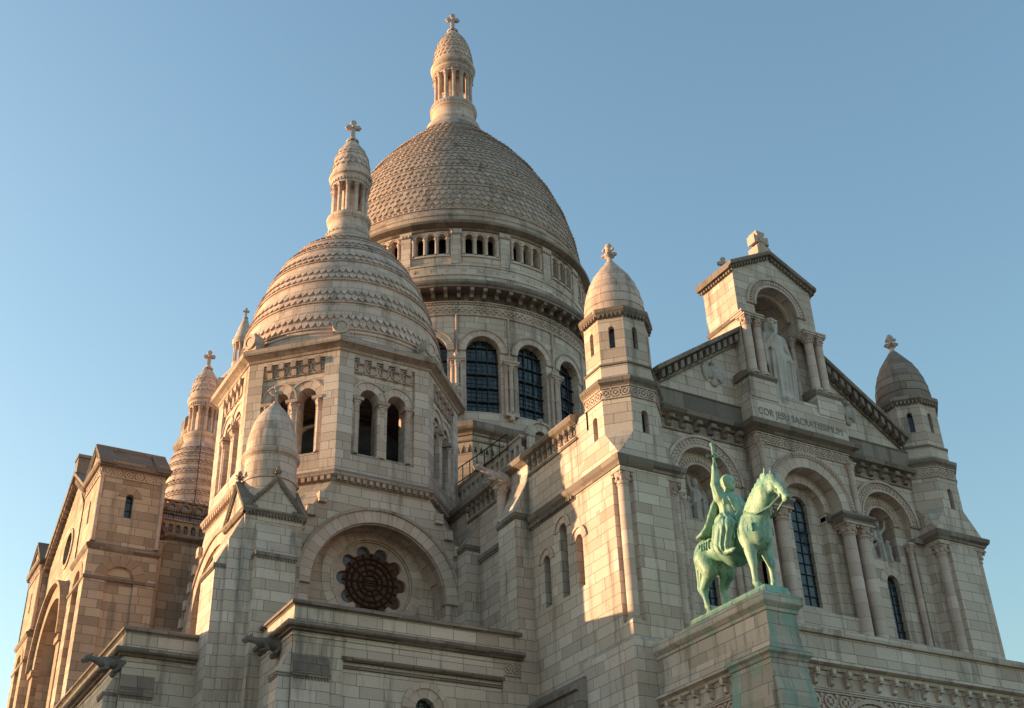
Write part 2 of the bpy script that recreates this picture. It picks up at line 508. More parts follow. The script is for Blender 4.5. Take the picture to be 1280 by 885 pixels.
    def column(s, x, y, z0, z1, r, cap=None, n=14, m=0, plinth=True, mc=None):
        """shaft with moulded base, bell capital with leaves and square abacus"""
        mc = m if mc is None else mc
        cap = cap or r*2.6
        zb = z0+(r*0.9 if plinth else 0); zc = z1-cap
        prof = [(r*1.35, z0), (r*1.35, z0+r*0.3), (r*1.2, z0+r*0.5), (r*1.28, z0+r*0.7), (r, zb)] if plinth else [(r, z0)]
        prof += [(r*0.97, zc), (r*1.12, zc+0.02), (r*1.12, zc+r*0.25), (r*0.98, zc+r*0.3)]
        s.lathe(x, y, prof, n, m)
        s.lathe(x, y, [(r*0.98, zc+r*0.3), (r*1.08, zc+cap*0.45), (r*1.45, zc+cap*0.82)], n, mc)
        for k in range(8):
            t = 2*PI*k/8
            s.ball((x+r*1.15*math.cos(t), y+r*1.15*math.sin(t), zc+cap*0.42), (r*0.26, r*0.26, cap*0.16), 5, 4, mc)
            if k % 2:
                s.ball((x+r*1.55*math.cos(t), y+r*1.55*math.sin(t), zc+cap*0.74), (r*0.3, r*0.3, cap*0.13), 5, 4, mc)
        a = r*1.5
        s.box(x-a, x+a, y-a, y+a, zc+cap*0.84, z1, mc)
    def gridbars(s, f, uc, hw, zs, zp, d, nu, dz, w=0.03, t=0.05, m=0):
        zt = zp+hw
        z = zs+dz
        while z < zt-0.05:
            h = hw if z <= zp else math.sqrt(max(0, hw*hw-(z-zp)**2))
            s.fbox(f, uc-h, uc+h, d, d+t, z-w/2, z+w/2, m)
            z += dz
        for k in range(1, nu):
            u = -hw+2*hw*k/nu
            s.fbox(f, uc+u-w/2, uc+u+w/2, d, d+t*0.8, zs, zp+math.sqrt(hw*hw-u*u), m)
    def build(s, name, mats, parent=None, label=None, sharp=35, split=True):
        groups = s.pieces() if split and len(s.f) > 1 else [list(range(len(s.f)))]
        first = None
        off = np.cumsum([0]+[len(f) for f in s.f])
        for g in groups:
            me = bpy.data.meshes.new(name)
            mp = {}; V = []; F = []; UV = []
            for fi in g:
                f = []
                for v in s.f[fi]:
                    if v not in mp:
                        mp[v] = len(V); V.append(s.v[v])
                    f.append(mp[v])
                F.append(f); UV.extend(s.uv[off[fi]:off[fi+1]])
            me.from_pydata(V, [], F)
            ul = me.uv_layers.new(name='UVMap')
            ul.data.foreach_set('uv', np.array(UV, np.float32).ravel())
            for m in (mats if isinstance(mats, (list, tuple)) else [mats]): me.materials.append(m)
            me.polygons.foreach_set('material_index', np.array([s.mi[i] for i in g], np.int32))
            sm = [s.sm[i] for i in g]
            me.polygons.foreach_set('use_smooth', np.array(sm, bool))
            me.update()
            if any(sm) and sharp: me.set_sharp_from_angle(angle=R_(sharp))
            o = link(name, me, parent, label)
            first = first or o
        return first
    def pieces(s, gap=0.15):
        """face groups that stand clear of each other"""
        par = {}
        def find(a):
            while par[a] != a:
                par[a] = par[par[a]]; a = par[a]
            return a
        key = [(round(v[0], 3), round(v[1], 3), round(v[2], 3)) for v in s.v]
        for f in s.f:
            k0 = key[f[0]]
            par.setdefault(k0, k0); r0 = find(k0)
            for v in f[1:]:
                k = key[v]; par.setdefault(k, k)
                r = find(k)
                if r != r0: par[r] = r0
        ids = {}; isl = []
        for f in s.f:
            isl.append(ids.setdefault(find(key[f[0]]), len(ids)))
        k = len(ids)
        if k == 1 or k > 2500: return [list(range(len(s.f)))]
        lo = np.full((k, 3), 1e9); hi = np.full((k, 3), -1e9)
        for f, i in zip(s.f, isl):
            P = np.array([s.v[v] for v in f])
            lo[i] = np.minimum(lo[i], P.min(0)); hi[i] = np.maximum(hi[i], P.max(0))
        lab = -np.ones(k, int); n = 0
        for i in range(k):
            if lab[i] >= 0: continue
            st = [i]; lab[i] = n
            while st:
                a = st.pop()
                near = (lab < 0) & (np.maximum(lo-hi[a], lo[a]-hi).max(1) <= gap)
                for b in np.nonzero(near)[0]:
                    lab[b] = n; st.append(b)
            n += 1
        out = [[] for _ in range(n)]
        for fi, i in enumerate(isl): out[lab[i]].append(fi)
        return sorted(out, key=lambda g: -len(g))
ORG = {}
def link(name, me, parent=None, label=None, loc=(0, 0, 0)):
    o = bpy.data.objects.new(name, me)
    COL.objects.link(o)
    o.location = loc
    ORG[o.name] = Vector(loc)
    if parent is not None:
        o.parent = parent
        o.matrix_parent_inverse = Matrix.Translation(-ORG[parent.name])
    if label: o['label'] = label
    return o
def thing(name, label, cat, loc, group=None):
    o = link(name, None, None, label, loc)
    o['category'] = cat
    if group: o['group'] = group
    return o
# frames: f(u, d outwards, z)
def FS(y0): return lambda u, d, z: (u, y0-d, z)
def FN(y0): return lambda u, d, z: (u, y0+d, z)
def FW(x0): return lambda u, d, z: (x0-d, u, z)
def FE(x0): return lambda u, d, z: (x0+d, u, z)
def FO(cx, cy, ap, th):
    """planar face with outward bearing th measured from -Y towards +X"""
    n = (math.sin(th), -math.cos(th)); t = (math.cos(th), math.sin(th))
    return lambda u, d, z: (cx+n[0]*(ap+d)+t[0]*u, cy+n[1]*(ap+d)+t[1]*u, z)
def FC(cx, cy, r):
    return lambda u, d, z: (cx+(r+d)*math.sin(u/r), cy-(r+d)*math.cos(u/r), z)
def octa(cx, cy, ap):
    r = ap/math.cos(PI/8)
    return [(cx+r*math.cos(PI/8+k*PI/4), cy+r*math.sin(PI/8+k*PI/4)) for k in range(8)]
def octc(cx, cy, h, c):
    """square of half side h with corners chamfered by c, CCW"""
    return [(cx+h, cy-h+c), (cx+h, cy+h-c), (cx+h-c, cy+h), (cx-h+c, cy+h), (cx-h, cy+h-c), (cx-h, cy-h+c), (cx-h+c, cy-h), (cx+h-c, cy-h)]
def interp(prof):
    zs = [p[1] for p in prof]; rs = [p[0] for p in prof]
    return lambda z: float(np.interp(z, zs, rs))
def smooth_prof(pts, z0, z1, n):
    """cubic (Catmull-Rom style) profile through (r,z) points"""
    zs = np.array([p[1] for p in pts]); rs = np.array([p[0] for p in pts])
    m = np.gradient(rs, zs)
    out = []
    for z in np.linspace(z0, z1, n):
        k = min(max(np.searchsorted(zs, z)-1, 0), len(zs)-2)
        h = zs[k+1]-zs[k]; t = (z-zs[k])/h
        out.append((float((2*t**3-3*t**2+1)*rs[k]+(t**3-2*t**2+t)*h*m[k]+(-2*t**3+3*t**2)*rs[k+1]+(t**3-t**2)*h*m[k+1]), float(z)))
    return out
def scales(mb, cx, cy, rf, z0, z1, n, lift, half=False, m=0, point=0.42):
    for k in range(n):
        th = 2*PI*(k+(0.5 if half else 0))/n
        w = 2*PI/n*0.47
        sh = [(-1, 1), (-1, point), (-0.45, point*0.35), (0, 0), (0.45, point*0.35), (1, point), (1, 1)]
        fr = []; bk = []
        for t, q in sh:
            z = z0+q*(z1-z0); r = rf(z); a = th+t*w
            o = lift*(1-q)+0.012
            fr.append((cx+(r+o)*math.sin(a), cy-(r+o)*math.cos(a), z))
            bk.append((cx+(r-0.03)*math.sin(a), cy-(r-0.03)*math.cos(a), z))
        mb.face(fr, m=m)
        for i in range(len(sh)-1):
            mb.face([bk[i], fr[i], fr[i+1], bk[i+1]], m=m)
def finial(mb, cx, cy, z0, z1, m=0):
    h = z1-z0
    mb.lathe(cx, cy, [(h*.17, z0), (h*.19, z0+h*.06), (h*.11, z0+h*.12), (h*.09, z0+h*.3), (h*.2, z0+h*.38), (h*.22, z0+h*.44), (h*.12, z0+h*.5), (h*.11, z0+h*.62), (h*.17, z0+h*.76), (h*.11, z0+h*.92), (0.01, z1)], 10, m)
    for k in range(8):
        t = PI*k/4
        mb.ball((cx+h*.23*math.cos(t), cy+h*.23*math.sin(t), z0+h*(.46 if k % 2 else .6)), h*.075, 6, 4, m)
def stone_cross(mb, cx, cy, z0, z1, m=0, ang=0.0, thick=0.5):
    """flared cross facing along y rotated by ang"""
    h = z1-z0
    f = FO(cx, cy, 0, ang)
    w = h*.07
    mb.lathe(cx, cy, [(h*.2, z0), (h*.22, z0+h*.05), (h*.12, z0+h*.12), (h*.11, z0+h*.2)], 10, m)
    mb.fbox(f, -w, w, -w, w, z0+h*.15, z1-h*.06, m)
    zc = z0+h*.66
    mb.fbox(f, -h*.22, h*.22, -w*.95, w*.95, zc-w, zc+w, m)
    for p in ((-h*.23, zc), (h*.23, zc), (0, z1-h*.06)):
        for q in (-1, 0, 1):
            if p[0]: c = f(p[0]-abs(q)*math.copysign(h*.05, p[0]), 0, p[1]+q*h*.06)
            else: c = f(q*h*.06, 0, p[1]-abs(q)*h*.05)
            mb.ball(c, h*.052, 7, 5, m)
    mb.ball(f(0, w, zc), h*.075, 8, 5, m)

# ---------------------------------------------------------------- signed-distance sculpting (bodies as one surface)
class SDF:
    def __init__(s, lo, hi, res):
        s.lo = np.array(lo, float); s.res = res
        s.n = np.ceil((np.array(hi)-s.lo)/res).astype(int)+1
        s.g = np.full(tuple(s.n), 1.0, np.float32)
        s.ax = [s.lo[i]+res*np.arange(s.n[i]) for i in range(3)]
    def _sl(s, lo, hi):
        out = []
        for i in range(3):
            a = int(max(0, math.floor((lo[i]-s.lo[i])/s.res))); b = int(min(s.n[i], math.ceil((hi[i]-s.lo[i])/s.res)+1))
            out.append(slice(a, max(a, b)))
        return tuple(out)
    def _mix(s, sl, d, k, sub=False):
        g = s.g[sl]
        if sub:
            s.g[sl] = np.maximum(g, -d); return
        h = np.clip(0.5+0.5*(g-d)/k, 0, 1)
        s.g[sl] = g*(1-h)+d*h-k*h*(1-h)
    def cap(s, a, b, ra, rb, k=0.08, fold=None, flat=None, sub=False):
        a = np.array(a, float); b = np.array(b, float); m = max(ra, rb)*(max(flat) if flat else 1)+k+0.15
        sl = s._sl(np.minimum(a, b)-m, np.maximum(a, b)+m)
        X, Y, Z = np.meshgrid(s.ax[0][sl[0]], s.ax[1][sl[1]], s.ax[2][sl[2]], indexing='ij')
        if X.size == 0: return
        ba = b-a; L = ba@ba
        t = np.clip(((X-a[0])*ba[0]+(Y-a[1])*ba[1]+(Z-a[2])*ba[2])/L, 0, 1)
        dx, dy, dz = X-a[0]-t*ba[0], Y-a[1]-t*ba[1], Z-a[2]-t*ba[2]
        if flat: dx, dy, dz = dx/flat[0], dy/flat[1], dz/flat[2]
        q = np.sqrt(dx*dx+dy*dy+dz*dz)
        r = ra+(rb-ra)*t
        if fold: r = r+fold[1]*np.sin(fold[0]*np.arctan2(dy, dx)+fold[2]*t)*np.clip(t*1.5+0.3, 0, 1) if fold[3] else r+fold[1]*np.sin(fold[0]*np.arctan2(dy, dx)+fold[2]*t)
        d = (q-r)*(min(flat) if flat else 1)
        s._mix(sl, d.astype(np.float32), k, sub)
    def ell(s, c, r, k=0.08, rot=None, sub=False):
        c = np.array(c, float); r = np.array(r, float); m = r.max()+k+0.15
        sl = s._sl(c-m, c+m)
        X, Y, Z = np.meshgrid(s.ax[0][sl[0]]-c[0], s.ax[1][sl[1]]-c[1], s.ax[2][sl[2]]-c[2], indexing='ij')
        if X.size == 0: return
        if rot is not None:
            i, t = rot; cc, ss = math.cos(t), math.sin(t)
            if i == 0: Y, Z = cc*Y+ss*Z, -ss*Y+cc*Z
            if i == 1: X, Z = cc*X-ss*Z, ss*X+cc*Z
            if i == 2: X, Y = cc*X+ss*Y, -ss*X+cc*Y
        k0 = np.sqrt((X/r[0])**2+(Y/r[1])**2+(Z/r[2])**2)
        k1 = np.sqrt((X/r[0]**2)**2+(Y/r[1]**2)**2+(Z/r[2]**2)**2)+1e-6
        s._mix(sl, (k0*(k0-1)/k1).astype(np.float32), k, sub)
    def mesh(s, tf=lambda p: p):
        g = s.g; n = g.shape
        ins = g < 0
        c = [ins[i:n[0]-1+i, j:n[1]-1+j, k:n[2]-1+k] for i in (0, 1) for j in (0, 1) for k in (0, 1)]
        cnt = sum(x.astype(np.int8) for x in c)
        act = (cnt > 0) & (cnt < 8)
        idx = np.full(act.shape, -1, np.int64)
        I = np.argwhere(act); idx[act] = np.arange(len(I))
        acc = np.zeros((len(I), 3)); w = np.zeros(len(I))
        cor = [(i, j, k) for i in (0, 1) for j in (0, 1) for k in (0, 1)]
        for a in range(8):
            for b in range(a+1, 8):
                da = np.array(cor[b])-np.array(cor[a])
                if np.abs(da).sum() != 1: continue
                va = g[I[:, 0]+cor[a][0], I[:, 1]+cor[a][1], I[:, 2]+cor[a][2]]
                vb = g[I[:, 0]+cor[b][0], I[:, 1]+cor[b][1], I[:, 2]+cor[b][2]]
                ms = (va < 0) != (vb < 0)
                t = np.where(ms, va/(va-vb+1e-12), 0)
                acc += np.where(ms[:, None], np.array(cor[a])+t[:, None]*da, 0); w += ms
        V = s.lo+(I+acc/w[:, None])*s.res
        F = []
        for ax in range(3):
            sa = [slice(None)]*3; sb = [slice(None)]*3
            sa[ax] = slice(0, -1); sb[ax] = slice(1, None)
            e = ins[tuple(sa)] != ins[tuple(sb)]
            E = np.argwhere(e)
            o = [i for i in range(3) if i != ax]
            E = E[(E[:, o[0]] > 0) & (E[:, o[1]] > 0) & (E[:, o[0]] < n[o[0]]-1) & (E[:, o[1]] < n[o[1]]-1)]
            u = np.zeros(3, int); u[o[0]] = 1
            v = np.zeros(3, int); v[o[1]] = 1
            q = [idx[tuple((E-x).T)] for x in (u+v, v, 0*u, u)]
            Q = np.stack(q, 1)
            fl = ins[tuple(E.T)]
            if ax == 1: fl = ~fl
            Q = np.where(fl[:, None], Q[:, ::-1], Q)
            F.append(Q)
        F = np.concatenate(F)
        F = F[(F >= 0).all(1)]
        return [tuple(tf(p)) for p in V], [tuple(int(i) for i in q) for q in F]
    def build(s, name, mat, parent=None, label=None, tf=lambda p: p):
        V, F = s.mesh(tf)
        mb = MB(); mb.shared(V, F, None, 0, True)
        return mb.build(name, mat, parent, label, sharp=0)

# ================================================================ the ground
gm = MB(); gm.face([(-900, -900, 0), (900, -900, 0), (900, 900, 0), (-900, 900, 0)])
go = gm.build('ground', M_GRND); go['kind'] = 'structure'
go['label'] = 'pale stone paving round the basilica'

# ================================================================ the basilica
BAS = thing('basilica', 'large pale stone domed basilica with scaled domes, arched drum windows and gabled front', 'church', (0, 30, 0))
CORN = [(0, 0), (.06, .0), (.10, .08), (.22, .16), (.26, .30), (.24, .34), (0, .40)]
def corn(p, h, z, base=0.0):
    return [(base+d/.26*p, z+zz/.40*h) for d, zz in CORN]

# ---------------------------------------------------------------- front corner turrets
TX, TY, TH = 8.93, 1.5, 1.5
def corner_turret(sg):
    cx, cy = sg*TX, TY
    A = MB()
    x0, x1 = cx-TH, cx+TH
    nk = 0.62
    base = [(x0-.12, -.12), (x1+.12, -.12), (x1+.12, 3.35), (x0-.12, 3.35)]
    A.prism(base, base, 0, 15.9, top=False)
    A.prism(base, [(x0, 0), (x1, 0), (x1, 3.2), (x0, 3.2)], 15.9, 16.1)
    bl = [(x0, 0), (x1, 0), (x1, 3), (x0, 3)]
    A.prism(bl, bl, 16.1, 16.7)
    nb = [(x0, nk), (x0+.18, nk), (x0+nk, .18), (x0+nk, 0), (x1-nk, 0), (x1-nk, .18), (x1-.18, nk), (x1, nk), (x1, 3), (x0, 3)]
    A.prism(nb, nb, 16.7, 22.95)
    sq = [(x0, 3), (x0, 0), (x1, 0), (x1, 3)]
    A.prism(bl, bl, 22.95, 23.66)
    # broach from square to octagon
    ch = .86
    oc = octc(cx, cy, TH, ch)
    z0, z1 = 23.66, 24.85
    q = {'se': (x1, 0), 'ne': (x1, 3), 'nw': (x0, 3), 'sw': (x0, 0)}
    # oc order: (E,lowY),(E,highY),(N,highX),(N,lowX),(W,highY),(W,lowY),(S,lowX),(S,highX)
    for a, b, c0, c1 in ((0, 1, 'se', 'ne'), (2, 3, 'ne', 'nw'), (4, 5, 'nw', 'sw'), (6, 7, 'sw', 'se')):
        p, r = q[c0], q[c1]
        A.face([(p[0], p[1], z0), (r[0], r[1], z0), (oc[b][0], oc[b][1], z1), (oc[a][0], oc[a][1], z1)])
    for a, b, c0 in ((7, 0, 'se'), (1, 2, 'ne'), (3, 4, 'nw'), (5, 6, 'sw')):
        p = q[c0]
        A.face([(oc[a][0], oc[a][1], z1), (p[0], p[1], z0), (oc[b][0], oc[b][1], z1)])
    # octagonal stage with slit windows on the main faces
    fr = [(FS(0), cx), (FW(x0), cy), (FE(x1), cy), (FN(3.0), cx)]
    hw = TH-ch
    for f, uc in fr:
        A.wall(f, uc-hw, uc+hw, z1, 26.4, 0, [(uc, .17, 24.86, 25.75)], .35, na=8)
    for k in (1, 3, 5, 7):
        a, b = oc[k], oc[(k+1) % 8]
        A.face([(a[0], a[1], z1), (b[0], b[1], z1), (b[0], b[1], 26.4), (a[0], a[1], 26.4)])
    A.prism(oc, oc, 26.4, 27.1)
    o2 = octc(cx, cy, TH-.08, ch*.95)
    A.prism(o2, o2, 27.4, 28.2)
    ap = 1.36
    o3 = octa(cx, cy, ap)
    hw3 = ap*math.tan(PI/8)
    for k in range(8):
        f = FO(cx, cy, ap, k*PI/4)
        A.wall(f, -hw3, hw3, 28.2, 30.5, 0, [(0, .13, 29.02, 30.0)], .3, na=8)
    A.prism(o3, o3, 30.5, 31.0)
    t = A.build('corner_turret', M_ASH, BAS)
    # trim
    Bm = MB()
    path = [(x0, 7.0), (x0, 0), (x1, 0), (x1, 3.0)] if sg < 0 else [(x0, 1.0), (x0, 0), (x1, 0), (x1, 7.0)]
    Bm.sweep(path, corn(.24, .5, 23.1))
    Bm.sweep(oc, corn(.22, .42, 27.02), True)
    Bm.prism([(p[0], p[1]) for p in octc(cx, cy, TH+.02, ch)], o2, 27.4, 27.56)
    Bm.sweep(o2, [(0, 28.12), (.06, 28.14), (.06, 28.22), (-.1, 28.32)], True)
    Bm.sweep(o3, [(0, 30.62), (.05, 30.66), (.16, 30.78), (.2, 30.82), (.2, 31.0), (-.1, 31.12)], True)
    for k in range(8):
        f = FO(cx, cy, ap, k*PI/4)
        Bm.dentils(f, -hw3, hw3, 6, .5, 0, .15, 30.56, 30.74)
    Bm.build('cornice', M_TRIM, t)
    Fm = MB()
    for f, uc in fr:
        Fm.frieze(f, uc-hw, uc+hw, 26.5, 26.96, 0, 3)
    for k in (1, 3, 5, 7):
        Fm.frieze(FO(cx, cy, (2*TH-ch)/math.sqrt(2), k*PI/4), -ch*.707, ch*.707, 26.5, 26.96, 0, 3)
    Fm.build('carved_frieze', M_CARV, t)
    Wm = MB()
    for f, uc in fr[:3]:
        Wm.pane(f, uc, .17, 24.86, 25.75, -.3, na=8)
    for k in range(8):
        Wm.pane(FO(cx, cy, ap, k*PI/4), 0, .13, 29.02, 30.0, -.26, na=8)
    Wm.build('window_glass', M_GLASS, t)
    for px in (x0+.33, x1-.33):
        c = MB(); c.column(px, .33, 16.7, 22.98, .24, .62)
        c.build('column', M_COL, t)
    D = MB()
    pr = smooth_prof([(1.33, 31.05), (1.37, 31.6), (1.31, 32.1), (1.15, 32.75), (.88, 33.4), (.52, 33.95), (.2, 34.4)], 31.05, 34.4, 22)
    D.lathe(cx, cy, pr, 36)
    for z in (31.5, 32.0, 32.5, 33.0, 33.45):
        r = float(np.interp(z, [p[1] for p in pr], [p[0] for p in pr]))
        D.lathe(cx, cy, [(r-.01, z-.03), (r+.018, z-.02), (r+.018, z), (r-.03, z+.02)], 36)
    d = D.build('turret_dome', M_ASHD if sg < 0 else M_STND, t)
    E = MB(); finial(E, cx, cy, 34.3, 35.55)
    E.build('finial', M_CARV, t)
corner_turret(-1)
corner_turret(1)

# ---------------------------------------------------------------- front wall with three arches
YW = 1.0
F0 = FS(YW)
W = MB()
SX = 5.3
for sg in (-1, 1):
    u0, u1 = sorted((sg*2.7, sg*7.44))
    W.wall(F0, u0, u1, 0, 28.0, 0, [(sg*SX, 1.5, 17.0, 23.9)], .35, na=20)
    f2 = FS(YW+.35)
    W.wall(f2, sg*SX-1.5, sg*SX+1.5, 16.5, 22.15, 0, [(sg*SX, .36, 18.4, 21.05)], .25, na=12)
    W.wall(f2, sg*SX-1.5, sg*SX+1.5, 22.15, 25.5, 0, [(sg*SX, .80, 22.15, 24.0)], .8, na=16)
    W.pane(FS(YW+1.12), sg*SX, .85, 22.1, 24.0, 0)
# centre bay: projecting upper wall, deep arch
YB = 0.2
FB = FS(YB)
W.wall(FB, -2.75, 2.75, 23.3, 26.6, 0, [(0, 1.72, 23.3, 23.5)], .6, na=24)
for sg in (-1, 1):
    W.face([(sg*2.75, YB, 16), (sg*2.75, YW, 16), (sg*2.75, YW, 28.6), (sg*2.75, YB, 28.6)])
    a, b = sorted((sg*1.62, sg*2.75))
    W.box(a, b, .72, 1.05, 14.5, 23.2)
FBr = FS(.8)
W.wall(FBr, -1.75, 1.75, 16.0, 25.4, 0, [(0, 1.2, 17.0, 23.5)], .35, na=20)
FBw = FS(1.15)
W.wall(FBw, -1.25, 1.25, 16.0, 24.9, 0, [(0, .5, 19.07, 23.74)], .2, na=14)
W.box(-1.75, 1.75, .35, 1.2, 16.2, 18.55)
W.box(-2.75, 2.75, YB, YW, 26.6, 28.2)
front = W.build('front_wall', M_ASH, BAS)
V = MB()
V.ring(FB, 0, 23.5, 1.72, 2.2, -.05, .05, n=28)
V.ring(FBr, 0, 23.5, 1.2, 1.5, -.05, .06, n=24)
for sg in (-1, 1):
    V.ring(FS(YW+.35), sg*SX, 21.05, .36, .75, 0, .03, n=14)
V.build('arch_voussoirs', M_VOUS, front)
Cv = MB()
Cv.ring(FB, 0, 23.5, 2.2, 2.46, 0, .1, n=28)
Cv.beads(FB, 0, 23.5, 2.33, .1, 0, PI, 46, .045, .07, .05)
for sg in (-1, 1):
    Cv.ring(F0, sg*SX, 23.9, 1.5, 1.95, 0, .08, n=26)
    Cv.ring(F0, sg*SX, 23.9, 1.93, 2.06, 0, .16, n=26)
    Cv.ring(F0, sg*SX, 23.9, 1.48, 1.58, 0, .13, n=26)
    for rr, nn in ((1.70, 24), (1.83, 27)):
        Cv.beads(F0, sg*SX, 23.9, rr, .08, 0, PI, nn, .05, .035, .05)
    Cv.ring(FS(YW+.35), sg*SX, 23.95, .80, 1.2, 0, .05, n=22)
    Cv.beads(FS(YW+.35), sg*SX, 23.95, 1.02, .05, 0, PI, 20, .045, .1, .04)
Cv.build('carved_archivolt', M_CARV, front)
T = MB()
# imposts
for sg in (-1, 1):
    a, b = sorted((sg*1.5, sg*3.25))
    T.sweep([(a, .95), (a, -.02), (b, -.02), (b, .95)], [(0, 22.86), (0, 23.05), (.1, 23.15), (.14, 23.2), (.14, 23.32), (0, 23.36)])
    T.box(a+.006, b-.006, -.014, .94, 22.87, 23.345)
    a, b = sorted((sg*3.25, sg*3.82)); T.box(a, b, .82, 1.3, 23.08, 23.34)
    a, b = sorted((sg*6.78, sg*7.5)); T.box(a, b, .82, 1.3, 23.08, 23.34)
    a, b = sorted((sg*1.2, sg*1.62)); T.box(a, b, .62, 1.1, 23.08, 23.34)
    # cornice, parapet band
    a, b = sorted((sg*2.75, sg*7.5))
    T.sweep([(a, YW), (b, YW)], corn(.55, .42, 26.52))
    T.box(a, b, .62, YW, 26.92, 27.0)
    T.box(a, b, .78, YW+.1, 27.0, 27.86)
    T.box(a, b, .74, YW+.1, 27.86, 27.93)
    T.brackets(F0, a+.1, b-.1, 6, .26, 0, .45, 26.1, 26.54)
    T.fbox(F0, a, b, 0, .08, 25.98, 26.06)
T.sweep([(-2.75, YW), (-2.75, YB), (2.75, YB), (2.75, YW)], corn(.5, .5, 26.5))
T.box(-2.75, 2.75, YB-.02, YW, 26.6, 26.9)
T.build('cornice', M_TRIM, front)
Fz = MB()
Fz.frieze(FB, -2.75, 2.75, 25.98, 26.42, 0, 15, .06)
Fz.frieze(FW(-2.75), YB, YW, 25.98, 26.42, 0, 2, .06)
for sg in (-1, 1):
    a, b = sorted((sg*2.75, sg*7.44)); Fz.frieze(F0, a, b, 26.08, 26.34, 0, 18, .04)
Fz.build('carved_frieze', M_CARV, front)
for sg in (-1, 1):
    for (x, y, z0, z1, r, cp) in ((1.95, .3, 15.6, 22.88, .29, .55), (2.8, .3, 15.6, 22.88, .29, .55), (1.33, .95, 18.55, 23.1, .12, .42),
                                  (6.66, 1.16, 16.6, 23.1, .15, .55), (3.94, 1.16, 16.6, 23.1, .15, .55), (2.62, .1, 23.36, 25.95, .14, .4)):
        c = MB(); c.column(sg*x, y, z0, z1, r, cp); c.build('column', M_COL, front)
def window(name, f, uc, hw, zs, zp, d, nu, dz, parent, w=.03, mats=(M_GLASS, M_LEAD), na=12):
    m = MB(); m.pane(f, uc, hw, zs, zp, d, 0, na)
    m.gridbars(f, uc, hw, zs, zp, d, nu, dz, w, .05, 1)
    return m.build(name, list(mats), parent, split=False)
window('window', FBw, 0, .5, 19.07, 23.74, -.18, 2, .5, front)
for sg in (-1, 1):
    window('window', FS(YW+.35), sg*SX, .36, 18.4, 21.05, -.22, 2, .42, front)

# ---------------------------------------------------------------- gable, niche tower on the gable
G = MB()
gz = lambda x: 31.75-.68*(abs(x)-2.7)
for sg in (-1, 1):
    G.face([(sg*2.3, YW+.02, 27.9), (sg*7.5, YW+.02, 27.9), (sg*7.5, YW+.02, gz(7.5)), (sg*2.3, YW+.02, gz(2.3))])
gab = G.build('gable', M_ASH, BAS)
G2 = MB()
for sg in (-1, 1):
    def fsl(u, d, z, sg=sg):
        return (sg*u, YW-d, gz(u)+z)
    G2.extr(fsl, [(-.9, .0), (.12, .0), (.16, .08), (.48, .12), (.52, .26), (.5, .34), (-.9, .42)], 2.3, 7.55)
    G2.fbox(fsl, 2.3, 7.5, 0, .09, -.52, -.44)
    for k in range(13):
        u = 2.55+k*.38
        G2.fbox(fsl, u, u+.19, 0, .40, -.36, .01)
    # nave roof behind the gable
    def frf(u, d, z, sg=sg): return (sg*u, d, gz(u)+z)
G2.build('raking_cornice', M_TRIM, gab)
Rf = MB()
for sg in (-1, 1):
    Rf.face([(0, 1.5, 33.2), (sg*9.2, 1.5, 27.2), (sg*9.2, 24, 27.2), (0, 24, 33.2)])
    Rf.face([(sg*9.2, 3, 27.2), (sg*10.35, 3, 26.72), (sg*10.35, 24, 26.72), (sg*9.2, 24, 27.2)])
Rf.build('nave_roof', M_ROOF, BAS)
# carved birds on the gable
def carved_bird(cx, cz, s, sg):
    S = SDF((-.8, -.3, -.8), (.8, .3, .8), .045)
    S.ell((0, 0, 0), (.2, .16, .42), .06, (1, sg*.3))
    S.ell((sg*.06, -.1, .5), (.13, .13, .15), .05)
    for q in (-1, 1):
        S.ell((q*.36, .02, .08), (.3, .1, .42), .05, (1, q*.5))
        S.ell((q*.5, .02, -.2), (.12, .08, .3), .05, (1, q*.3))
    S.ell((0, 0, -.55), (.22, .1, .2), .06)
    S.build('carved_bird', M_RELF, gab, tf=lambda p: (cx+p[0]*s, YW-.03+p[1]*s, cz+p[2]*s))
carved_bird(-4.05, 29.5, .95, -1)
carved_bird(4.05, 29.4, .95, 1)

AY = .45
A = MB()
FA = FS(AY)
A.wall(FA, -2.45, 2.45, 32.9, 35.6, 0, [(0, 1.36, 32.9, 33.75)], .95, na=22)
A.face([(-2.45, AY, 35.6), (2.45, AY, 35.6), (0, AY, 36.9)])
for sg in (-1, 1):
    A.face([(sg*2.45, AY, 27.9), (sg*2.45, 2.75, 27.9), (sg*2.45, 2.75, 35.6), (sg*2.45, AY, 35.6)] if sg > 0 else
           [(-2.45, AY, 28.0), (-2.45, 2.75, 28.0), (-2.45, 2.75, 35.6), (-2.45, AY, 35.6)])
    a, b = sorted((sg*1.36, sg*2.44))
    A.box(a, b, AY+.55, 2.7, 28.0, 32.93)
A.face([(-2.45, 2.75, 28), (2.45, 2.75, 28), (2.45, 2.75, 35.6), (0, 2.75, 36.9), (-2.45, 2.75, 35.6)])
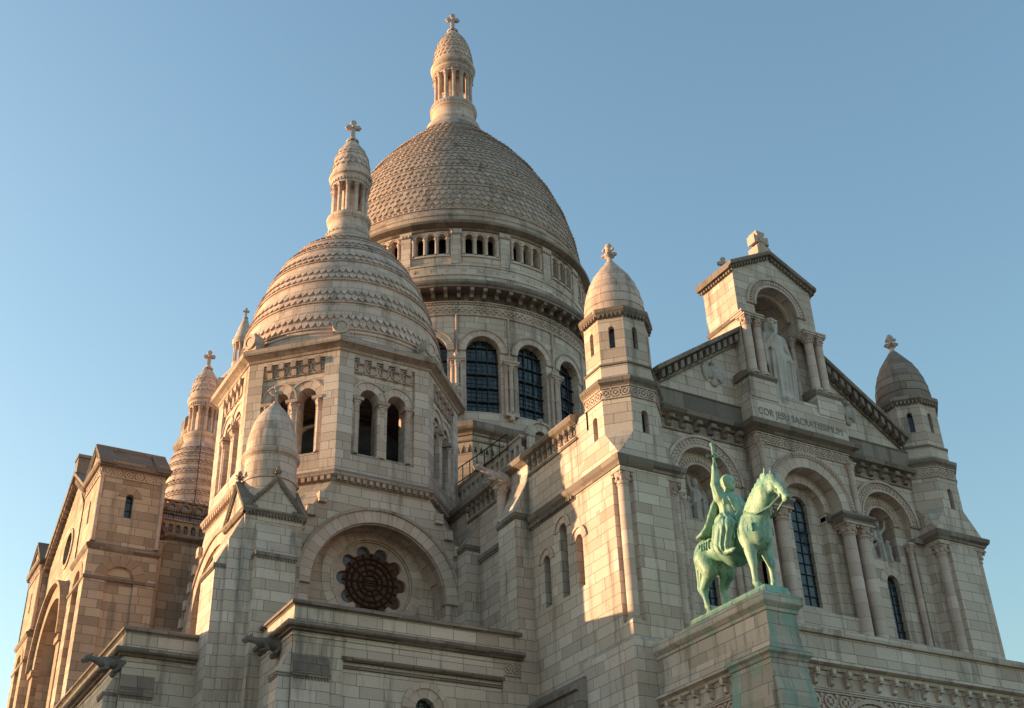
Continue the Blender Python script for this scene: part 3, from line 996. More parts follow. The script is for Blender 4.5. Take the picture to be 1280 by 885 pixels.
# concave back of the niche with half dome
n = 16
for k in range(n):
    t0, t1 = PI*k/n, PI*(k+1)/n
    P = lambda t: (-1.36*math.cos(t), AY+.9+1.2*math.sin(t))
    a, b = P(t0), P(t1)
    A.face([(a[0], a[1], 28.4), (b[0], b[1], 28.4), (b[0], b[1], 33.75), (a[0], a[1], 33.75)], [(t0*1.3, 28.4), (t1*1.3, 28.4), (t1*1.3, 33.75), (t0*1.3, 33.75)])
    for j in range(6):
        p0, p1 = PI/2*j/6, PI/2*(j+1)/6
        Q = lambda t, p: (-1.36*math.cos(t)*math.cos(p), AY+.9+1.2*math.sin(t)*math.cos(p), 33.75+1.36*math.sin(p))
        A.face([Q(t0, p0), Q(t1, p0), Q(t1, p1), Q(t0, p1)], [(t0*1.3, p0), (t1*1.3, p0), (t1*1.3, p1), (t0*1.3, p1)])
nic = A.build('statue_niche', M_ASH, BAS)
A = MB()
A.ring(FA, 0, 33.75, 1.36, 1.72, 0, .06, n=28)
A.ring(FA, 0, 33.75, 1.72, 1.84, 0, .13, n=28)
A.ring(FA, 0, 33.75, 1.30, 1.42, 0, .12, n=28)
A.beads(FA, 0, 33.75, 1.57, .06, 0, PI, 30, .05, .09, .05)
A.ring(FS(AY+.5), 0, 33.75, 1.12, 1.36, -.1, .05, n=28)
A.build('carved_archivolt', M_CARV, nic)
A = MB()
for sg in (-1, 1):
    def fgl(u, d, z, sg=sg): return (sg*u, AY-d, 36.95-.53*u+z)
    A.extr(fgl, [(-2.5, -.02), (.06, -.02), (.1, .06), (.26, .10), (.3, .22), (.28, .3), (-2.5, .36)], 0, 2.72)
    for k in range(13):
        A.fbox(fgl, .12+k*.19, .22+k*.19, 0, .16, -.14, .0)
    fs = FW(-2.45) if sg < 0 else FE(2.45)
    A.extr(fs, [(0, 35.42), (.06, 35.42), (.1, 35.5), (.26, 35.54), (.28, 35.7), (0, 35.78)], AY-.1, 2.95)
    A.dentils(fs, AY, 2.8, 12, .5, 0, .14, 35.32, 35.46)
    A.extr(fs, [(0, 32.72), (.08, 32.76), (.12, 32.86), (.12, 32.93), (0, 33.0)], AY-.1, 2.75)
    # impost over the column pair and pedestal cap
    a, b = sorted((sg*1.15, sg*2.95))
    A.extr(FS(0), [(-.9, 29.22), (.0, 29.22), (.1, 29.34), (.1, 29.44), (-.3, 29.6), (-.9, 29.6)], a, b)
A.build('cornice', M_TRIM, nic)
A = MB()
for sg in (-1, 1):
    a, b = sorted((sg*1.25, sg*2.8)); A.box(a, b, .01, 1.2, 28.2, 29.24)
A.box(-2.85, 2.85, .05, 1.6, 27.0, 28.25)
A.box(-1.3, 1.3, .12, 1.9, 28.25, 28.7)
for sg in (-1, 1):
    a, b = sorted((sg*1.27, sg*2.58))
    A.box(a, b, AY-.36, AY+.5, 32.745, 32.96); A.box(a-.05, b+.05, AY-.41, AY+.5, 32.86, 32.945)
A.build('niche_pedestal', M_ASH, nic)
for sg in (-1, 1):
    for x, y, r in ((1.62, .3, .215), (2.22, .3, .215), (1.2, .98, .13)):
        c = MB(); c.column(sg*x, y, 29.58 if r > .2 else 28.7, 32.74, r, .5); c.build('column', M_COL, nic)
A = MB()
A.box(-.42, .42, .55, 1.25, 37.0, 37.75)
A.box(-.52, .52, .5, 1.3, 37.05, 37.2)
f = FS(.9)
K_ = .84
A.extr(lambda u, d, z: (d*K_, .9+u, 37.75+(z-37.75)*K_), [(-.32, 37.75), (.32, 37.75), (.22, 38.1), (.55, 37.98), (.55, 38.62), (.22, 38.5), (.34, 38.9), (-.34, 38.9), (-.22, 38.5), (-.55, 38.62), (-.55, 37.98), (-.22, 38.1)], -.27, .27)
A.ring(FS(.63), 0, 38.2, .0, .17, 0, .05, 0, 2*PI, 10)
A.build('gable_cross', M_CARV, nic)
# inscription
cu = bpy.data.curves.new('inscription', 'FONT')
cu.body = 'COR JESU SACRATISSIMUM'
cu.size = .52; cu.extrude = .012; cu.align_x = 'CENTER'; cu.space_character = 1.02
to = bpy.data.objects.new('tmp', cu); COL.objects.link(to)
bpy.context.view_layer.update()
dg = bpy.context.evaluated_depsgraph_get()
tm = bpy.data.meshes.new_from_object(to.evaluated_get(dg))
bpy.data.objects.remove(to)
xs = [v.co.x for v in tm.vertices]; wd = max(xs)-min(xs); mid = (max(xs)+min(xs))/2
k = 5.0/wd
for v in tm.vertices:
    x, y, z = v.co
    v.co = ((x-mid)*k, .046-z, 27.36+y*1.0)
tm.materials.clear(); tm.materials.append(MORT)
link('inscription', tm, nic)

# ---------------------------------------------------------------- reliefs in the side niches
def relief(cx, flip):
    S = SDF((-.95, -.5, -.1), (.95, .45, 2.6), .04)
    S.cap((-.85, .1, .06), (.85, .1, .06), .16, .16, .04)
    S.ell((0, .15, .5), (.45, .32, .5), .08)
    S.cap((0, .15, .75), (.02, .12, 1.55), .34, .26, .1, (7, .02, 1, 0))
    S.ell((.02, .02, 2.02), (.17, .18, .23), .05)
    S.cap((-.22, .1, 1.6), (-.42, -.1, 1.2), .13, .1, .05); S.cap((-.42, -.1, 1.2), (-.2, -.25, 1.0), .1, .07, .05)
    S.cap((.25, .1, 1.6), (.5, -.05, 1.85), .12, .09, .05); S.cap((.5, -.05, 1.85), (.55, -.12, 2.25), .09, .06, .05)
    for q in (-.2, .2):
        S.cap((q, 0, .85), (q*1.2, -.25, .72), .2, .19, .08); S.cap((q*1.2, -.25, .72), (q*1.1, -.22, .1), .19, .22, .06, (6, .02, 0, 0))
    for q in (-1, 1):
        S.cap((q*.62, .05, .2), (q*.6, .1, .85), .22, .17, .07, (6, .02, 0, 0))
        S.ell((q*.58, .0, 1.13), (.12, .13, .16), .04)
        S.cap((q*.5, 0, .8), (q*.3, -.2, .95), .09, .06, .05)
    S.ell((-.72, .2, 1.5), (.12, .1, .4), .06, (1, .3))
    S.build('carved_relief', M_RELF, front, tf=lambda p: (cx+flip*p[0]*.84, YW+.68+p[1]*.9, 22.12+p[2]*.95))
relief(-SX, -1)
relief(SX, 1)

# ---------------------------------------------------------------- west side wall of the front
XW = -10.43
FWw = FW(XW)
S_ = MB()
S_.wall(FWw, 3.0, 7.09, 16.1, 25.6, 0, [(3.15+.1, .24, 19.06, 21.08), (4.45, .27, 19.03, 22.0), (5.85, .25, 19.06, 21.08)], .45, na=12)
S_.wall(FWw, 7.09, 12.8, 0, 25.6, 0)
S_.wall(FWw, 12.8, 17.5, 18, 26.5, -.01)
S_.wall(FWw, 3.0, 7.09, 0, 16.1, 0)
S_.wall(FWw, 2.0, 12.8, 25.6, 26.5, 0.0)
S_.wall(FWw, 2.05, 3.0, 23.5, 25.6, -.012)
# buttresses with sloping caps
def buttress(mb, f, u0, u1, d, zc0, zc1, zb=0):
    mb.extr(f, [(0, zb), (d, zb), (d, zc0), (0, zc1)], u0, u1)
buttress(S_, FWw, 7.09, 8.65, .78, 23.7, 25.5)
buttress(S_, FWw, 11.83, 12.8, .75, 23.9, 25.1)
side = S_.build('side_wall', M_ASH, BAS)
S_ = MB()
S_.sweep([(XW, 14.6), (XW, 2.9)], [(0, 26.28), (.05, 26.3), (.14, 26.36), (.3, 26.44), (.34, 26.6), (.3, 26.72), (-.3, 26.85)])
S_.brackets(FWw, 3.0, 7.0, 9, .15, 0, .22, 25.72, 26.3)
S_.brackets(FWw, 9.6, 12.9, 7, .15, 0, .22, 25.72, 26.3)
S_.fbox(FWw, 2.9, 7.09, 0, .07, 25.56, 25.66)
S_.fbox(FWw, 8.65, 13, 0, .07, 25.56, 25.66)
S_.dentils(FWw, 3.4, 7.05, 20, .55, 0, .16, 22.98, 23.14); S_.fbox(FWw, 3.35, 7.08, 0, .05, 22.93, 23.12)
for (u0, u1, d, z) in ((7.02, 8.72, .78, 23.5), (11.78, 12.8, .75, 23.75), (8.65, 11.83, .04, 23.2)):
    S_.fbox(FWw, u0, u1, 0, d+.09, z, z+.2)
    S_.dentils(FWw, u0, u1, int((u1-u0)/.16), .55, 0, d+.06, z-.12, z)
S_.extr(FWw, [(0, 15.5), (.62, 15.05), (.62, 14.85), (.5, 14.8), (.5, 13), (0, 13)], 3.2, 7.09)
S_.build('cornice', M_TRIM, side)
S_ = MB()
for u0, hw, zp in ((3.25, .24, 21.08), (4.45, .27, 22.0), (5.85, .25, 21.08)):
    S_.ring(FWw, u0, zp, hw, hw+.28, 0, .03, n=16)
    S_.ring(FWw, u0, zp, hw+.28, hw+.38, 0, .09, n=16)
S_.build('window_hood', M_VOUS, side)
S_ = MB()
S_.frieze(FWw, 3.0, 7.0, 25.74, 26.2, 0, 9, .05)
S_.frieze(FWw, 9.6, 12.8, 25.74, 26.2, 0, 7, .05)
S_.build('carved_frieze', M_CARV, side)
for u0, hw, zs, zp in ((3.25, .24, 19.06, 21.08), (4.45, .27, 19.03, 22.0), (5.85, .25, 19.06, 21.08)):
    window('window', FWw, u0, hw, zs, zp, -.36, 2, .4, side, .025)
S_ = MB()
for z0, z1 in ((20.72, 21.65), (17.85, 18.8)):
    S_.wall(FWw, 1.76-.14, 1.76+.14, z0-.1, z1+.15, .006, [(1.76, .055, z0, z1-.05)], .3)
    S_.fbox(FWw, 1.70, 1.82, -.32, -.28, z0, z1)
S_.build('arrow_slit', M_ASH, side)
# east side wall, plain
E_ = MB(); E_.wall(FE(10.43), 3.0, 24, 0, 26.6, 0); E_.build('east_side_wall', M_ASH, BAS)
# roof balustrade, railing
B_ = MB()
B_.wall(FW(-9.0), 10.0, 24.0, 26.9, 29.3, 0, [(10.4+.52*k, .16, 28.45, 28.86) for k in range(26)], .3, na=6)
B_.fbox(FW(-9.0), 10, 24, -.3, .0, 29.302, 29.32)
B_.sweep([(-9, 24), (-9, 10)], [(0, 29.3), (.08, 29.33), (.1, 29.42), (-.4, 29.45)])
B_.sweep([(-9, 24), (-9, 10)], [(0, 28.2), (.07, 28.24), (.07, 28.32), (0, 28.34)])
B_.build('roof_balustrade', M_ASH, BAS)
B_ = MB()
P = lambda t, h: (-9.1, 17.6-6.4*t, 29.5-.45*t+h)
for h in (.95, .12):
    B_.tube([P(0, h+.05), P(.5, h), P(1, h)], .03)
for k in range(9):
    B_.tube([P(k/8, 0), P(k/8, .96)], .028)
B_.build('iron_railing', M_IRON, BAS)

# ---------------------------------------------------------------- porch terrace with parapet and statue pedestal
Tm = MB()
PXW, PXE, PYS = -9.53, -8.22, -6.3
YT = -5.95
Tm.box(PXW, PXE, PYS, 0.0, 13.85, 15.2)                      # long pedestal running back to the turret
Tm.extr(FW(PXW), [(0, 13.9), (.06, 13.9), (0, 14.35)], PYS, 0)
Tm.box(PXW, 9.53, YT+.3, 0.0, 0, 12.0)
Tm.box(PXW, 9.53, YT, 0, 12.0, 13.6)
Tm.box(PXE, 9.53, YT+.02, YT+.55, 13.6, 14.82)
# corner buttress below the statue
Tm.extr(FS(YT), [(0, 0), (.6, 0), (.6, 12.35), (.42, 13.1), (.42, 13.62), (0, 13.62)], PXW-.1, PXE+.02)
Tm.extr(FW(PXW), [(0, 0), (.28, 0), (.28, 12.35), (.16, 13.1), (.16, 13.62), (0, 13.62)], PYS-.06, -4.35)
terr = Tm.build('porch_terrace', M_ASH, BAS)
Tm = MB()
Tm.sweep([(PXE, YT), (9.53, YT)], [(0, 14.78), (.08, 14.8), (.12, 14.9), (.12, 14.98), (.05, 15.04), (-.6, 15.06)])
Tm.sweep([(PXW, 0), (PXW, -4.35)], [(0, 13.5), (.08, 13.52), (.12, 13.62), (.26, 13.7), (.26, 13.82), (0, 13.92)])
Tm.sweep([(PXE+.02, YT), (9.53, YT)], [(0, 13.5), (.1, 13.52), (.14, 13.62), (.32, 13.7), (.32, 13.82), (0, 13.95)])
Tm.brackets(FS(YT), PXE+.3, 9.3, 24, .16, 0, .3, 12.98, 13.5)
Tm.brackets(FW(PXW), -4.25, -.3, 5, .16, 0, .26, 12.98, 13.5)
Tm.fbox(FS(YT), PXE+.02, 9.5, 0, .09, 12.82, 12.92)
Tm.fbox(FW(PXW), -4.35, 0, 0, .09, 12.82, 12.92)
Tm.build('parapet_cornice', M_ASH, terr)
Tm = MB()
for k in range(5):
    xc = -5.2+k*3.4
    Tm.ring(FS(YT), xc, 11.1, 1.15, 1.4, 0, .1, n=20)
    Tm.ring(FS(YT), xc, 11.1, 1.45, 1.6, 0, .14, n=20)
Tm.frieze(FS(YT), PXE+.2, 9.4, 12.2, 12.75, 0, 26, .06)
Tm.frieze(FW(PXW), -4.3, -.2, 12.2, 12.75, 0, 7, .06)
Tm.build('carved_frieze', M_CARV, terr)
Tm = MB()
pc = [(PXW, 0), (PXW, PYS), (PXE, PYS), (PXE, 0)]
Tm.prism([(PXE+.0, -.0), (PXW, 0), (PXW, PYS), (PXE, PYS)], [(PXE, 0), (PXW, 0), (PXW, PYS), (PXE, PYS)], 15.2, 15.62)
Tm.sweep(pc, [(0, 15.16), (.05, 15.18), (.06, 15.28), (.1, 15.34), (.19, 15.42), (.21, 15.46), (.21, 15.72), (.17, 15.78), (-.65, 15.86)])
Tm.build('pedestal_cap', M_PED, terr)
Tm = MB()
Tm.fbox(FS(PYS), PXW, PXE, 0, .012, 13.92, 15.15)
Tm.extr(FS(PYS), [(0, 13.9), (.1, 13.9), (.02, 14.35), (0, 14.4)], PXW-.01, PXE+.04)
Tm.sweep([(PXW-.17, -4.35), (PXW-.17, PYS-.08), (PXE+.03, PYS-.08), (PXE+.03, YT)], [(0, 13.5), (.06, 13.52), (.1, 13.62), (.2, 13.7), (.2, 13.82), (0, 13.92)])
Tm.extr(FS(PYS-.075), [(0, 0), (.24, 0), (.24, 12.3), (.03, 13.1), (.03, 13.58), (0, 13.58)], PXW-.16, PXE+.05)
Tm.extr(FW(PXW-.165), [(0, 0), (.14, 0), (.14, 12.3), (.02, 13.1), (.02, 13.58), (0, 13.58)], PYS-.1, -4.33)
Tm.build('pedestal_front', M_PEDG, terr)

# ---------------------------------------------------------------- south aisle block with parapet, in front of the rose window
def aisle_block(name, pathS, fS, u0, u1, yback, uB0, uB1, fW, w0, w1, recess, capz, wcap):
    """pathS: plan path of the visible faces; fS south frame with extent u0..u1; fW west frame w0..w1"""
    m = MB()
    ops = []
    m.wall(fS, uB1, recess[0], 0, 17.0, 0)
    m.wall(fS, uB0, uB1, 0, 17.0, 0)
    if recess[1] > recess[0]:
        m.fbox(fS, recess[0], recess[1], -.5, 0, 16.2, 17.0)
        m.wall(fS, recess[0], recess[1], 0, 16.2, -.14, recess[2], .4)
        m.fbox(fS, recess[1], u1, -.5, 0, 0, 17.0)
        m.fbox(fS, recess[0]-.0, recess[0]+.001, -.14, 0, 0, 16.2)
    m.wall(fW, w0, w1, 0, 17.0, 0)
    m.extr(fS, [(0, 0), (.16, 0), (.16, capz), (0, capz+.7)], uB0, uB1)
    m.extr(fW, [(0, 0), (.5, 0), (.5, capz), (0, capz+.95)], wcap[0], wcap[1])
    m.sweep(pathS, [(-.02, 17.2), (-.02, 18.0)])
    m.sweep(pathS, [(0, 16.78), (.05, 16.8), (.06, 16.88), (0, 16.9)])
    o = m.build(name, M_ASH, BAS)
    c = MB()
    c.sweep(pathS, [(-.01, 16.94), (-.01, 16.97), (.12, 17.0), (.16, 17.06), (.3, 17.09), (.36, 17.15), (.36, 17.25), (.3, 17.3), (-.02, 17.36)])
    c.sweep(pathS, [(-.02, 17.98), (.02, 17.99), (.03, 18.02), (.13, 18.04), (.13, 18.14), (.08, 18.2), (-.05, 18.25), (-.5, 18.27)])
    c.fbox(fS, uB0-.02, uB1+.02, 0, .24, capz-.14, capz)
    c.dentils(fS, uB0, uB1, 12, .5, 0, .22, capz-.24, capz-.14)
    c.fbox(fW, wcap[0]-.03, wcap[1]+.03, 0, .57, capz-.14, capz)
    c.dentils(fW, wcap[0], wcap[1], 9, .5, 0, .55, capz-.24, capz-.14)
    c.extr(fS, [(.161, capz+.05), (.175, capz+.05), (.012, capz+.72), (0, capz+.72)], uB0, uB1)
    if recess[1] > recess[0]:
        c.extr(fS, [(-.15, 16.06), (.02, 16.06), (.1, 16.14), (.1, 16.2), (0, 16.24), (-.15, 16.24)], recess[0]-.05, recess[1]+.05)
        c.extr(fS, [(-.15, 15.78), (-.06, 15.8), (-.02, 15.9), (-.15, 15.94)], recess[0], recess[1])
    c.build('parapet_cornice', M_TRIM, o)
    return o
ab = aisle_block('south_aisle', [(-21.15, 10.9), (-21.15, 7.12), (-11.1, 7.12)], FS(7.12), -21.15, -11.1, 11, -21.13, -19.63, FW(-21.15), 7.12, 11.0,
                 (-19.06, -12.03, [(-15.5, .42, 10, 14.6)]), 15.35, (7.14, 7.95))
m = MB(); m.ring(FS(7.26), -15.5, 14.6, .42, .8, 0, .03, n=16); m.ring(FS(7.26), -15.5, 14.6, .8, 1.02, 0, .09, n=18)
m.build('window_hood', M_VOUS, ab)
window('window', FS(7.26), -15.5, .42, 10, 14.6, -.3, 3, .4, ab)
m = MB(); m.frieze(FS(7.12), -12.0, -11.2, 16.35, 16.85, 0, 2, .06); m.build('carved_frieze', M_CARV, ab)
m = MB()
m.face([(-21.15, 7.2, 17.4), (-11.2, 7.2, 17.4), (-11.2, 12.8, 17.5), (-21.15, 12.8, 17.5)])
m.build('terrace_roof', M_ROOF, ab)
wb = aisle_block('west_aisle', [(-26.1, 26), (-26.1, 12.85), (-22.9, 12.85)], FS(12.85), -26.1, -22.9, 13, -26.08, -24.75, FW(-26.1), 12.85, 26.0,
                 (-24.75, -24.75, []), 15.55, (13.0, 13.8))
m = MB(); m.wall(FS(12.85), -24.75, -22.0, 0, 17.0, 0); m.build('aisle_wall', M_ASH, wb)
m = MB()
m.face([(-26.1, 12.9, 17.4), (-21.0, 12.9, 17.5), (-21.0, 26, 17.5), (-26.1, 26, 17.4)])
m.build('terrace_roof', M_ROOF, wb)

# ---------------------------------------------------------------- gargoyles
def gargoyle(root, d, droop, col=None, L=1.7, s=1.0, parent=None):
    """carved beast stretched out along plan direction d"""
    S = SDF((-.6, -.55, -.8), (2.1, .55, .55), .035)
    S.cap((-.4, 0, -.05), (.75, 0, .02), .3, .25, .1)
    S.ell((.15, 0, .02), (.42, .27, .27), .1)
    S.cap((.7, 0, .03), (1.25, 0, .14), .2, .13, .1)
    S.ell((1.4, 0, .17), (.2, .15, .15), .06)
    S.cap((1.45, 0, .13), (1.66, 0, .06), .1, .075, .04)
    S.cap((1.42, 0, .04), (1.6, 0, -.05), .06, .05, .03)
    for q in (-1, 1):
        S.cap((1.3, q*.1, .28), (1.24, q*.15, .42), .05, .02, .03)
        S.cap((.65, q*.2, -.05), (.55, q*.26, -.3), .12, .09, .06); S.cap((.55, q*.26, -.3), (.85, q*.24, -.38), .08, .07, .05)
        S.ell((-.1, q*.26, -.02), (.28, .12, .26), .06)
        S.cap((-.1, q*.28, -.15), (.18, q*.28, -.42), .1, .08, .05)
        S.cap((-.1, q*.2, .2), (.5, q*.3, .22), .09, .03, .05)
    S.cap((-.3, 0, -.2), (.25, 0, -.55), .24, .14, .1)
    dx, dy = d
    c, sn = math.cos(droop), math.sin(droop)
    def tf(p):
        x, y, z = p[0]*s*L/1.7, p[1]*s, p[2]*s
        x, z = c*x-sn*z, sn*x+c*z
        return (root[0]+dx*x-dy*y, root[1]+dy*x+dx*y, root[2]+z)
    S.build('gargoyle', M_GARG, parent, tf=tf)
M_GARG = stone('dark_weathered_gargoyle_stone', (0.286, 0.235, 0.208), (0.165, 0.138, 0.127), brick=None, dirt=0.6, bump=0.4)
gargoyle((-21.2, 8.56, 16.8), (-1, 0), -.03, s=.85, parent=ab)
gargoyle((-26.15, 13.15, 16.75), (-1, 0), -.06, s=.85, parent=wb)
M_KEEP = M_GARG; M_GARG = M_RELF
gargoyle((-10.75, 8.95, 26.15), (-1, .05), .24, L=1.6, s=.95, parent=side)
M_GARG = M_KEEP
m = MB(); m.column(-10.78, 9.0, 24.0, 26.0, .24, .7, plinth=False); m.build('column', M_COL, side)

# ---------------------------------------------------------------- south-west domed tower
SC = (-15.15, 18.7)
AP = 5.9
def square_base(cx, cy, ztop, detail=True):
    m = MB()
    fr = [(FS(cy-AP), cx), (FW(cx-AP), cy), (FE(cx+AP), cy), (FN(cy+AP), cx)]
    hw = AP*math.tan(PI/8)
    zb = 21.2
    for f, uc in fr:
        # lower part full square, upper part tapering to the octagon
        m.wall(f, uc-AP, uc-3.4, 0, zb, 0); m.wall(f, uc+3.4, uc+AP, 0, zb, 0)
        na = 28
        top = []
        for k in range(na+1):
            t = PI*k/na
            top.append((uc-3.4*math.cos(t), 21.2+3.4*math.sin(t)))
        # boundary above: slanted edge
        def upper(u):
            x = abs(u-uc)
            if x <= hw: return ztop
            return zb+(ztop-zb)*(AP-x)/(AP-hw)
        brk = sorted(set([uc-AP, uc-hw, uc+hw, uc+AP]+[p[0] for p in top]))
        low = lambda u: 21.2+math.sqrt(max(0, 3.4**2-(u-uc)**2)) if abs(u-uc) < 3.4 else zb
        for a, b in zip(brk[:-1], brk[1:]):
            q = [(a, low(a)), (b, low(b)), (b, upper(b)), (a, upper(a))]
            m.face([f(u, 0, z) for u, z in q], q)
        for (ua, za), (ub, zb2) in zip(top[:-1], top[1:]):
            m.face([f(ua, 0, za), f(ua, -1.2, za), f(ub, -1.2, zb2), f(ub, 0, zb2)], [(0, ua), (1.2, ua), (1.2, ub), (0, ub)])
        for q in (-1, 1):
            m.face([f(uc+q*3.4, 0, 0), f(uc+q*3.4, -1.2, 0), f(uc+q*3.4, -1.2, 21.2), f(uc+q*3.4, 0, 21.2)])
    # broach triangles
    o = octa(cx, cy, AP)
    cs = [(cx+AP, cy+AP), (cx-AP, cy+AP), (cx-AP, cy-AP), (cx+AP, cy-AP)]
    for k in range(4):
        a, b = o[2*k], o[2*k+1]
        p = cs[k]
        m.face([(p[0], p[1], zb), (a[0], a[1], ztop), (b[0], b[1], ztop)])
        # stepped weathering stones up the slope
        for e in (a, b):
            for j in range(6):
                t = .12+j*.145
                q = (p[0]+(e[0]-p[0])*t, p[1]+(e[1]-p[1])*t, zb+(ztop-zb)*t)
                h = .10
                m.box(q[0]-h*2.0, q[0]+h*2.0, q[1]-h*2.0, q[1]+h*2.0, q[2]-.5, q[2])
    return m, fr
m, SFR = square_base(SC[0], SC[1], 26.45)
base = m.build('tower_base', M_ASH, BAS)
# rose walls behind the arches (south and west)
def rose_wall(f, uc, parent, full=True):
    zc = 22.25; d = -1.2
    R = 2.02
    m = MB()
    # backing wall with circular hole
    n = 40
    def bound(t):
        c, s = math.cos(t), math.sin(t)
        k = 1e9
        if abs(c) > 1e-6: k = min(k, 3.5/abs(c))
        k = min(k, (25.0-zc)/s if s > 1e-6 else 1e9, (zc-16)/-s if s < -1e-6 else 1e9)
        return k
    ts = sorted(set([2*PI*k/n for k in range(n)]+[math.atan2(sy, sx) % (2*PI) for sx in (-3.5, 3.5) for sy in (25.0-zc, 16-zc)]))
    ts.append(ts[0]+2*PI)
    for a, b in zip(ts[:-1], ts[1:]):
        ra, rb = bound(a), bound(b)
        q = [(uc+R*math.cos(a), zc+R*math.sin(a)), (uc+ra*math.cos(a), zc+ra*math.sin(a)), (uc+rb*math.cos(b), zc+rb*math.sin(b)), (uc+R*math.cos(b), zc+R*math.sin(b))]
        m.face([f(u, d, z) for u, z in q], q)
        m.face([f(q[0][0], d, q[0][1]), f(q[3][0], d, q[3][1]), f(q[3][0], d-.25, q[3][1]), f(q[0][0], d-.25, q[0][1])])
    w = m.build('rose_wall', M_WARM2, parent)
    m = MB()
    # pierced stone plate with ten lobes
    def lob(t):
        q = (t-PI/2) % (PI/5)-PI/10     # lobes centred at +-18 deg from the vertical
        rl, rc = 1.44, .33
        s = rl*math.sin(q)
        return max(1.4, rl*math.cos(q)+math.sqrt(max(0, rc*rc-s*s)) if abs(s) < rc else 1.4)
    n = 200
    for k in range(n):
        a, b = 2*PI*k/n, 2*PI*(k+1)/n
        ra, rb = lob(a), lob(b)
        q = [(uc+ra*math.cos(a), zc+ra*math.sin(a)), (uc+R*math.cos(a), zc+R*math.sin(a)), (uc+R*math.cos(b), zc+R*math.sin(b)), (uc+rb*math.cos(b), zc+rb*math.sin(b))]
        m.face([f(u, d-.12, z) for u, z in q], q)
        m.face([f(q[0][0], d-.12, q[0][1]), f(q[3][0], d-.12, q[3][1]), f(q[3][0], d-.34, q[3][1]), f(q[0][0], d-.34, q[0][1])])
    m.ring(f, uc, zc, 1.93, 2.01, d-.12, d-.02, 0, 2*PI, 48)
    m.build('rose_plate', M_CARV, w)
    m = MB(); m.ring(f, uc, zc, 2.02, 2.55, d, d+.025, 0, 2*PI, 48); m.ring(f, uc, zc, 2.02, 2.12, d, d+.06, 0, 2*PI, 48)
    m.build('rose_voussoirs', M_VOUS, w)
    m = MB()
    pts = [(uc+1.41*math.cos(2*PI*k/40), zc+1.41*math.sin(2*PI*k/40)) for k in range(40)]
    m.face([f(u, d-.30, z) for u, z in pts], pts)
    for k in range(10):
        t = PI/2+PI/10+k*PI/5
        c = (uc+1.44*math.cos(t), zc+1.44*math.sin(t))
        pts = [(c[0]+.335*math.cos(2*PI*j/16), c[1]+.335*math.sin(2*PI*j/16)) for j in range(16)]
        m.face([f(u, d-.31, z) for u, z in pts], pts, 1 if math.cos(t) < .35 else 0)
    for r in (.38, .62, .92, 1.18):
        m.ring(f, uc, zc, r-.045, r+.045, d-.3, d-.24, 0, 2*PI, 48, 2)
    for k in range(20):
        t = PI/2+k*PI/10
        r0, r1 = (.38, 1.41) if k % 2 else (.92, 1.41)
        m.beads(f, uc, zc, (r0+r1)/2, d-.3, t-.001, t+.001, 1, .035, (r1-r0)/2, .055, 2)
    for q in (-.12, 0, .12):
        m.fbox(f, uc-.36, uc+.36, d-.3, d-.24, zc+q-.012, zc+q+.012, 2)
    m.build('rose_window', [M_BROWN, M_BLUEG, M_TRAC], w)
M_WARM2 = stone('tympanum_ashlar', (0.726, 0.55, 0.455), (0.616, 0.455, 0.371), brick=(0.9, 0.42))
m = MB()
for (f, uc) in SFR[2:]:
    m.wall(f, uc-3.5, uc+3.5, 0, 25.0, -1.2)
m.build('blind_wall', M_ASH, base)
for (f, uc) in SFR[:2]:
    rose_wall(f, uc+.18 if uc == SC[0] else uc, base)
    m = MB()
    m.ring(f, uc, 21.2, 3.4, 3.98, -.05, .12, n=36)
    m.build('arch_voussoirs', M_VOUS, base)
    m = MB()
    m.ring(f, uc, 21.2, 3.98, 4.12, -.05, .2, n=36)
    m.build('arch_moulding', M_MIDT, base)
    m = MB(); m.ring(f, uc, 21.2, 3.32, 3.42, -.4, .02, n=36); m.build('arch_moulding', M_MIDT, base)

